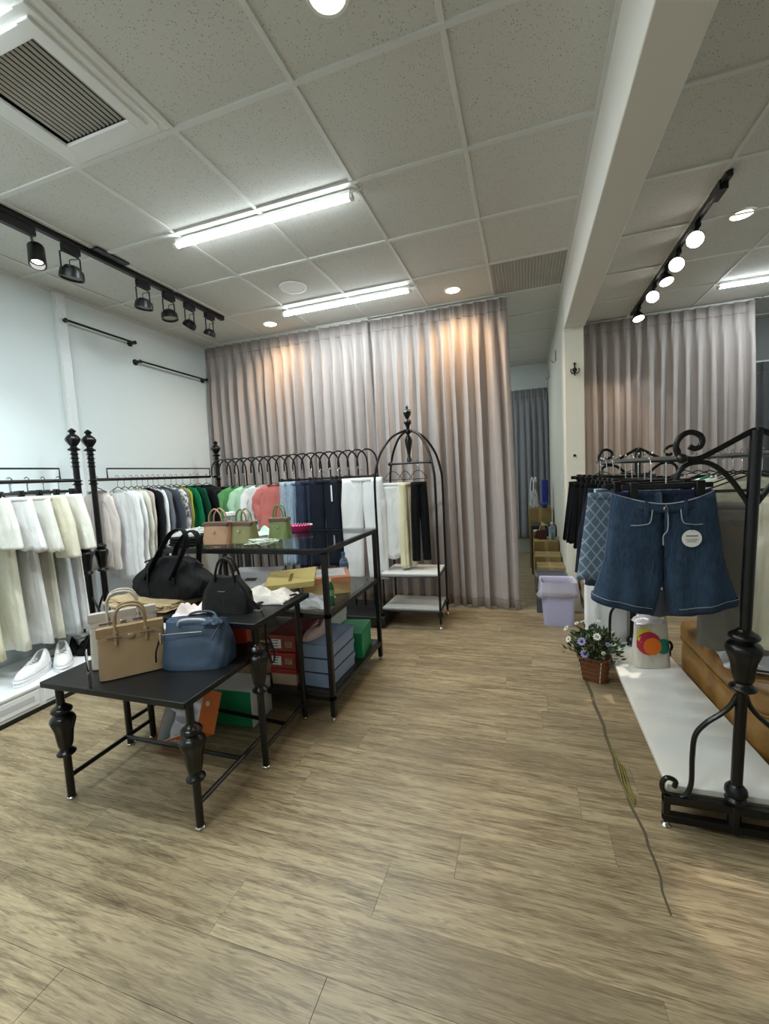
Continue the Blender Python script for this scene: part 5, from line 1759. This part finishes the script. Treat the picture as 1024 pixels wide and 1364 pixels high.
# right rail
for k, (y, lb, mt_, W, L, sl_) in enumerate([
        (2.02, 'cream white blouse on the right rail nearest the black post', CREAM, .13, .50, .0),
        (2.12, 'long grey skirt on the right rail', fab('mid_grey', (132, 128, 124)), .15, .72, .0),
        (2.17, 'cream cardigan on the right rail just behind the grey skirt', CREAM, .17, .55, .4),
        (2.25, 'white shirt on the right rail behind the cream cardigan', WHT, .175, .6, .4),
        (2.34, 'green and white patterned shirt on the right rail', mat('green_stripe', (18, 128, 88), .8, 0, 'lattice', sc=9, col2=(236, 238, 234)), .18, .6, .4),
        (2.48, 'black jacket on the right rail', NAVYF, .17, .55, .4),
        (2.62, 'beige shirt farther along the right rail', BEIG, .18, .6, .4),
        (2.80, 'dark grey coat at the far end of the right rail', GREYD, .18, .8, .4)]):
    hanger('black hanger of the ' + lb.split(' on the')[0].split(' behind')[0].split(' with a')[0].split(' nearest')[0].split(' at the')[0].split(' farther')[0], 'hangers on the right rail', (rx(y, 1), y, 1.348), R(-6 + 3 * k), .36, BLACKM)
    if k == 0:
        trousers('trousers', 'cream tie waist trousers at the right edge of the photo', 'trousers', None, (rx(y, 1) + .085, y, 1.30), R(-12), CREAM, .085, .60, .03, .05, .02, 90, .1, -.13)
    elif k == 1:
        skirtf('skirt', 'long plain grey skirt on the right rail behind the black post', 'skirt', None, (rx(y, 1), y, 1.335), R(-3), mt_, .15, .62, .03, .12, 77, -.19, 7)
    else:
        nm = 'dress' if 'dress' in lb else ('coat' if 'coat' in lb else ('jacket' if 'jacket' in lb else 'shirt'))
        top_garment(nm, lb, nm, 'tops on the right rail', (rx(y, 1), y, 1.335), R(-6 + 3 * k), mt_, W, L, .022, sl_, .08, 100 + k, .07)

# ------------------------------------------------------------------ ottoman and things on it
TAN = mat('tan_leather', (168, 124, 66), .42, 0, 'leather', sc=25, amt=.18, bump=.12)
t = thing('leather_ottoman', 'long tan leather ottoman standing behind the white base board', 'ottoman', (1.20, 2.52, 0), R(1))
def cushion(x0, y0, z0, x1, y1, z1, r=.04, puff=.02):
    def f(u, v):
        a = 2 * pi * u
        W, D = (x1 - x0) / 2, (y1 - y0) / 2
        k = {0: .92, 1: .97, 2: 1, 3: 1.01, 4: 1.01, 5: 1, 6: .965, 7: .90, 8: .7, 9: .35, 10: .0}[int(round(v * 10))]
        z = {0: 0, 1: .02, 2: .08, 3: .35, 4: .65, 5: .86, 6: .95, 7: 1.0, 8: 1 + puff * 1.5, 9: 1 + puff * 2.6, 10: 1 + puff * 3}[int(round(v * 10))]
        x = W * math.copysign(abs(cos(a)) ** .22, cos(a)) * k
        y = D * math.copysign(abs(sin(a)) ** .22, sin(a)) * k
        return ((x0 + x1) / 2 + x, (y0 + y1) / 2 + y, z0 + (z1 - z0) * z)
    return MB().grid(f, 64, 11, True)


cushion(-.33, -.47, .04, .45, .47, .27).build('base', TAN, t, sharp=70)
cushion(-.335, -.475, .26, .455, .475, .365).build('seat_cushion', TAN, t, sharp=70)
mb = MB()
for z in (.265,):
    mb.tube([((-.335 - .0 + .39) + .397 * math.copysign(abs(cos(2 * pi * k / 60)) ** .22, cos(2 * pi * k / 60)) + .005, .478 * math.copysign(abs(sin(2 * pi * k / 60)) ** .22, sin(2 * pi * k / 60)), z) for k in range(60)], .005, 6, closed=True)
mb.build('piping', TAN, t)
for (x, y) in ((-.27, -.4), (.38, -.4), (-.27, .4), (.38, .4)):
    MB().lathe([(.022, 0), (.026, .04)], (x, y, 0), 12).build('foot', BLACKM, t)
t = thing('plastic_bag', 'white crumpled plastic bag lying on the tan leather ottoman', 'bag', (1.07, 2.36, .385), R(-8))
crumple('bag', .42, .36, .10, mat('white_bag_film', (232, 234, 238), .35, 0, bump=.3), t, 61, n=40, amp=.42)
t.children[0].location = (0, 0, 0)
MB().tube(crs([(-.12, -.175, .012), (-.06, -.185, .014), (.0, -.178, .012), (.05, -.185, .012)], 5), .005, 6, flat=.5).build('print', INK, t)

# tote bag
CANV = mat('natural_canvas', (212, 204, 190), .85, 0, 'cloth', amt=.12, bump=.5)
t = thing('tote_bag', 'canvas tote bag printed with overlapping orange, red, yellow and green discs', 'bag', (.668, 2.76, .147), R(14))
bagbody(lambda v: .100 - .012 * v, lambda v: .05 * (1 - .6 * v), .265, .012, 40, 14, True, .55, .02, 4).build('body', CANV, t)
MB().tube(crs([(.02, .0, .25), (.035, -.01, .295), (.07, -.01, .305), (.085, 0, .26)], 6), .012, 6, flat=.25, up=(0, 1, 0)).build('handle', CANV, t)
o = crumple('tissue_paper', .15, .07, .05, TISS, t, 71, n=18, amp=.7)
o.location = (-.015, 0, .255)


def disc(x, z, r, col, nm, k):
    # printed disc following the front of the bag
    def f(u, v):
        a = 2 * pi * u
        px, pz = x + r * v * cos(a), z + r * v * sin(a)
        vv = max(0, min(1, pz / .265))
        D = .05 * (1 - .6 * vv)
        W = .100 - .012 * vv
        px = max(-W * .96, min(W * .96, px))
        q = min(.999, abs(px) / W)
        sa = sqrt(max(0, 1 - q ** (2 / .55))) ** .55
        return (px, -D * sa * 1.03 - .0035 - .0004 * k, pz)
    MB().grid(f, 36, 5, True).build('printed_disc', mat(nm, col, .7), t)


disc(-.048, .186, .044, (206, 190, 50), 'print_yellow', 0)
disc(-.028, .143, .066, (186, 36, 66), 'print_red', 1)
disc(.050, .124, .043, (20, 132, 112), 'print_teal', 2)
disc(-.010, .126, .049, (238, 120, 28), 'print_orange', 3)

# flower basket
t = thing('flower_basket', 'small brown wicker basket of white and lilac flowers with green foliage', 'flowers', (.378, 2.82, 0), R(-18))
WICK = mat('brown_wicker', (142, 88, 48), .7, 0, 'wicker', col2=(96, 58, 32))
mb = MB()
lp = [rr_loop(.066, .05, .0, .5), rr_loop(.070, .054, .02, .5), rr_loop(.088, .066, .135, .5), rr_loop(.092, .070, .145, .5), rr_loop(.084, .062, .145, .5), rr_loop(.064, .048, .012, .5)]
mb.grid(lambda u, v: lp[int(round(v * 5))][int(round(u * 36)) % 36], 36, 6, True)
mb.f.append(tuple(reversed(range(36))))
mb.f.append(tuple(range(5 * 36, 6 * 36)))
mb.build('basket', WICK, t)
for k in range(30):
    a = 2 * pi * k / 30
    x, y, _ = rr_loop(1, 1, 0, .5, 30)[k]
    MB().tube([(x * .070, y * .054, .005), (x * .081, y * .061, .08), (x * .093, y * .071, .15)], .0028, 5).build('stake', WICK if k % 6 else CREAMW, t)
for z, w1, w2 in ((.03, .074, .058), (.06, .078, .061), (.09, .083, .0645), (.12, .088, .068)):
    MB().tube(rr_loop(w1, w2, z, .5), .0032, 5, closed=True).build('weaver', WICK, t)
MB().tube(rr_loop(.092, .070, .148, .5), .006, 6, closed=True).build('rim', WICK, t)
LEAF = mat('dark_green_leaf', (64, 84, 50), .6, 0, 'cloth', amt=.4, bump=.1)
LEAF2 = mat('grey_green_leaf', (104, 122, 90), .6, 0, 'cloth', amt=.4, bump=.1)
rf = random.Random(12)
st = MB()
for lm, nn, nm in ((LEAF, 330, 'foliage'), (LEAF2, 170, 'pale_foliage')):
    mb = MB()
    for k in range(nn):
        th = rf.uniform(0, 2 * pi)
        el = rf.uniform(-.15, 1.4)
        R_ = rf.uniform(.06, .15)
        c = Vector((cos(th) * cos(el) * R_ * 1.02, sin(th) * cos(el) * R_ * .95, .17 + sin(el) * R_ * 1.05))
        if c.x < 0:
            c.x *= 1.1
        d = (c - Vector((0, 0, .12))).normalized() + Vector((rf.uniform(-.6, .6), rf.uniform(-.6, .6), rf.uniform(-.4, .6)))
        d.normalize()
        s_ = d.cross(Vector((rf.uniform(-1, 1), rf.uniform(-1, 1), .3))).normalized()
        nrm = d.cross(s_)
        L_ = rf.uniform(.022, .045)
        w_ = L_ * rf.uniform(.16, .26)
        mb.add([c, c + d * L_ * .5 + s_ * w_ + nrm * .003, c + d * L_, c + d * L_ * .5 - s_ * w_ + nrm * .003, c + d * L_ * .5 - nrm * .002], [(0, 1, 4), (1, 2, 4), (2, 3, 4), (3, 0, 4)])
        if k % 6 == 0:
            st.tube([(c.x * .15, c.y * .15, .13), (c.x * .7, c.y * .7, .13 + (c.z - .13) * .7), tuple(c)], .0014, 4)
    tag(mb.build(nm, lm, t), kind='stuff')
tag(st.build('stems', LEAF, t), kind='stuff')
PW_ = mat('white_petal', (240, 238, 230), .6)
PLI = mat('lilac_petal', (164, 160, 206), .6)
PC = mat('flower_centre', (196, 176, 96), .7)
PC2 = mat('dark_flower_centre', (74, 66, 96), .7)
FL = [(-.03, -.12, .20, 'l', .030), (-.045, -.125, .275, 'l', .030), (.035, -.10, .31, 'w', .027), (-.135, -.06, .25, 'w', .026), (-.16, -.01, .30, 'w', .024), (.12, -.07, .20, 'w', .018), (.09, -.09, .27, 'l', .016),
      (-.10, 0, .34, 'w', .018), (.02, .04, .36, 'w', .016), (.14, -.04, .16, 'w', .020), (-.08, .08, .33, 'w', .02), (.10, .04, .30, 'w', .016), (.07, -.11, .22, 'w', .014)]
for k, (x, y, z, c_, r) in enumerate(FL):
    ax = (Vector((x, y, z)) - Vector((0, .03, .17)) + Vector((0, -.05, .03))).normalized()
    Q = ax.to_track_quat('Z', 'Y').to_matrix()
    mb = MB()
    for q in range(10):
        a = 2 * pi * q / 10
        e1 = Vector((cos(a), sin(a), 0))
        e2 = Vector((-sin(a), cos(a), 0))
        P5 = [e1 * r * .15, e1 * r * .6 + e2 * r * .20 + Vector((0, 0, r * .12)), e1 * r + Vector((0, 0, r * .05 * (q % 3))), e1 * r * .6 - e2 * r * .20 + Vector((0, 0, r * .12))]
        mb.add([Vector((x, y, z)) + Q @ p for p in P5], [(0, 1, 2, 3)])
    o = mb.build('flower', PW_ if c_ == 'w' else PLI, t, thick=.0006)
    MB().ball((x + ax.x * r * .08, y + ax.y * r * .08, z + ax.z * r * .08), r * .24, 6).build('flower_centre', PC if c_ == 'w' else PC2, o)
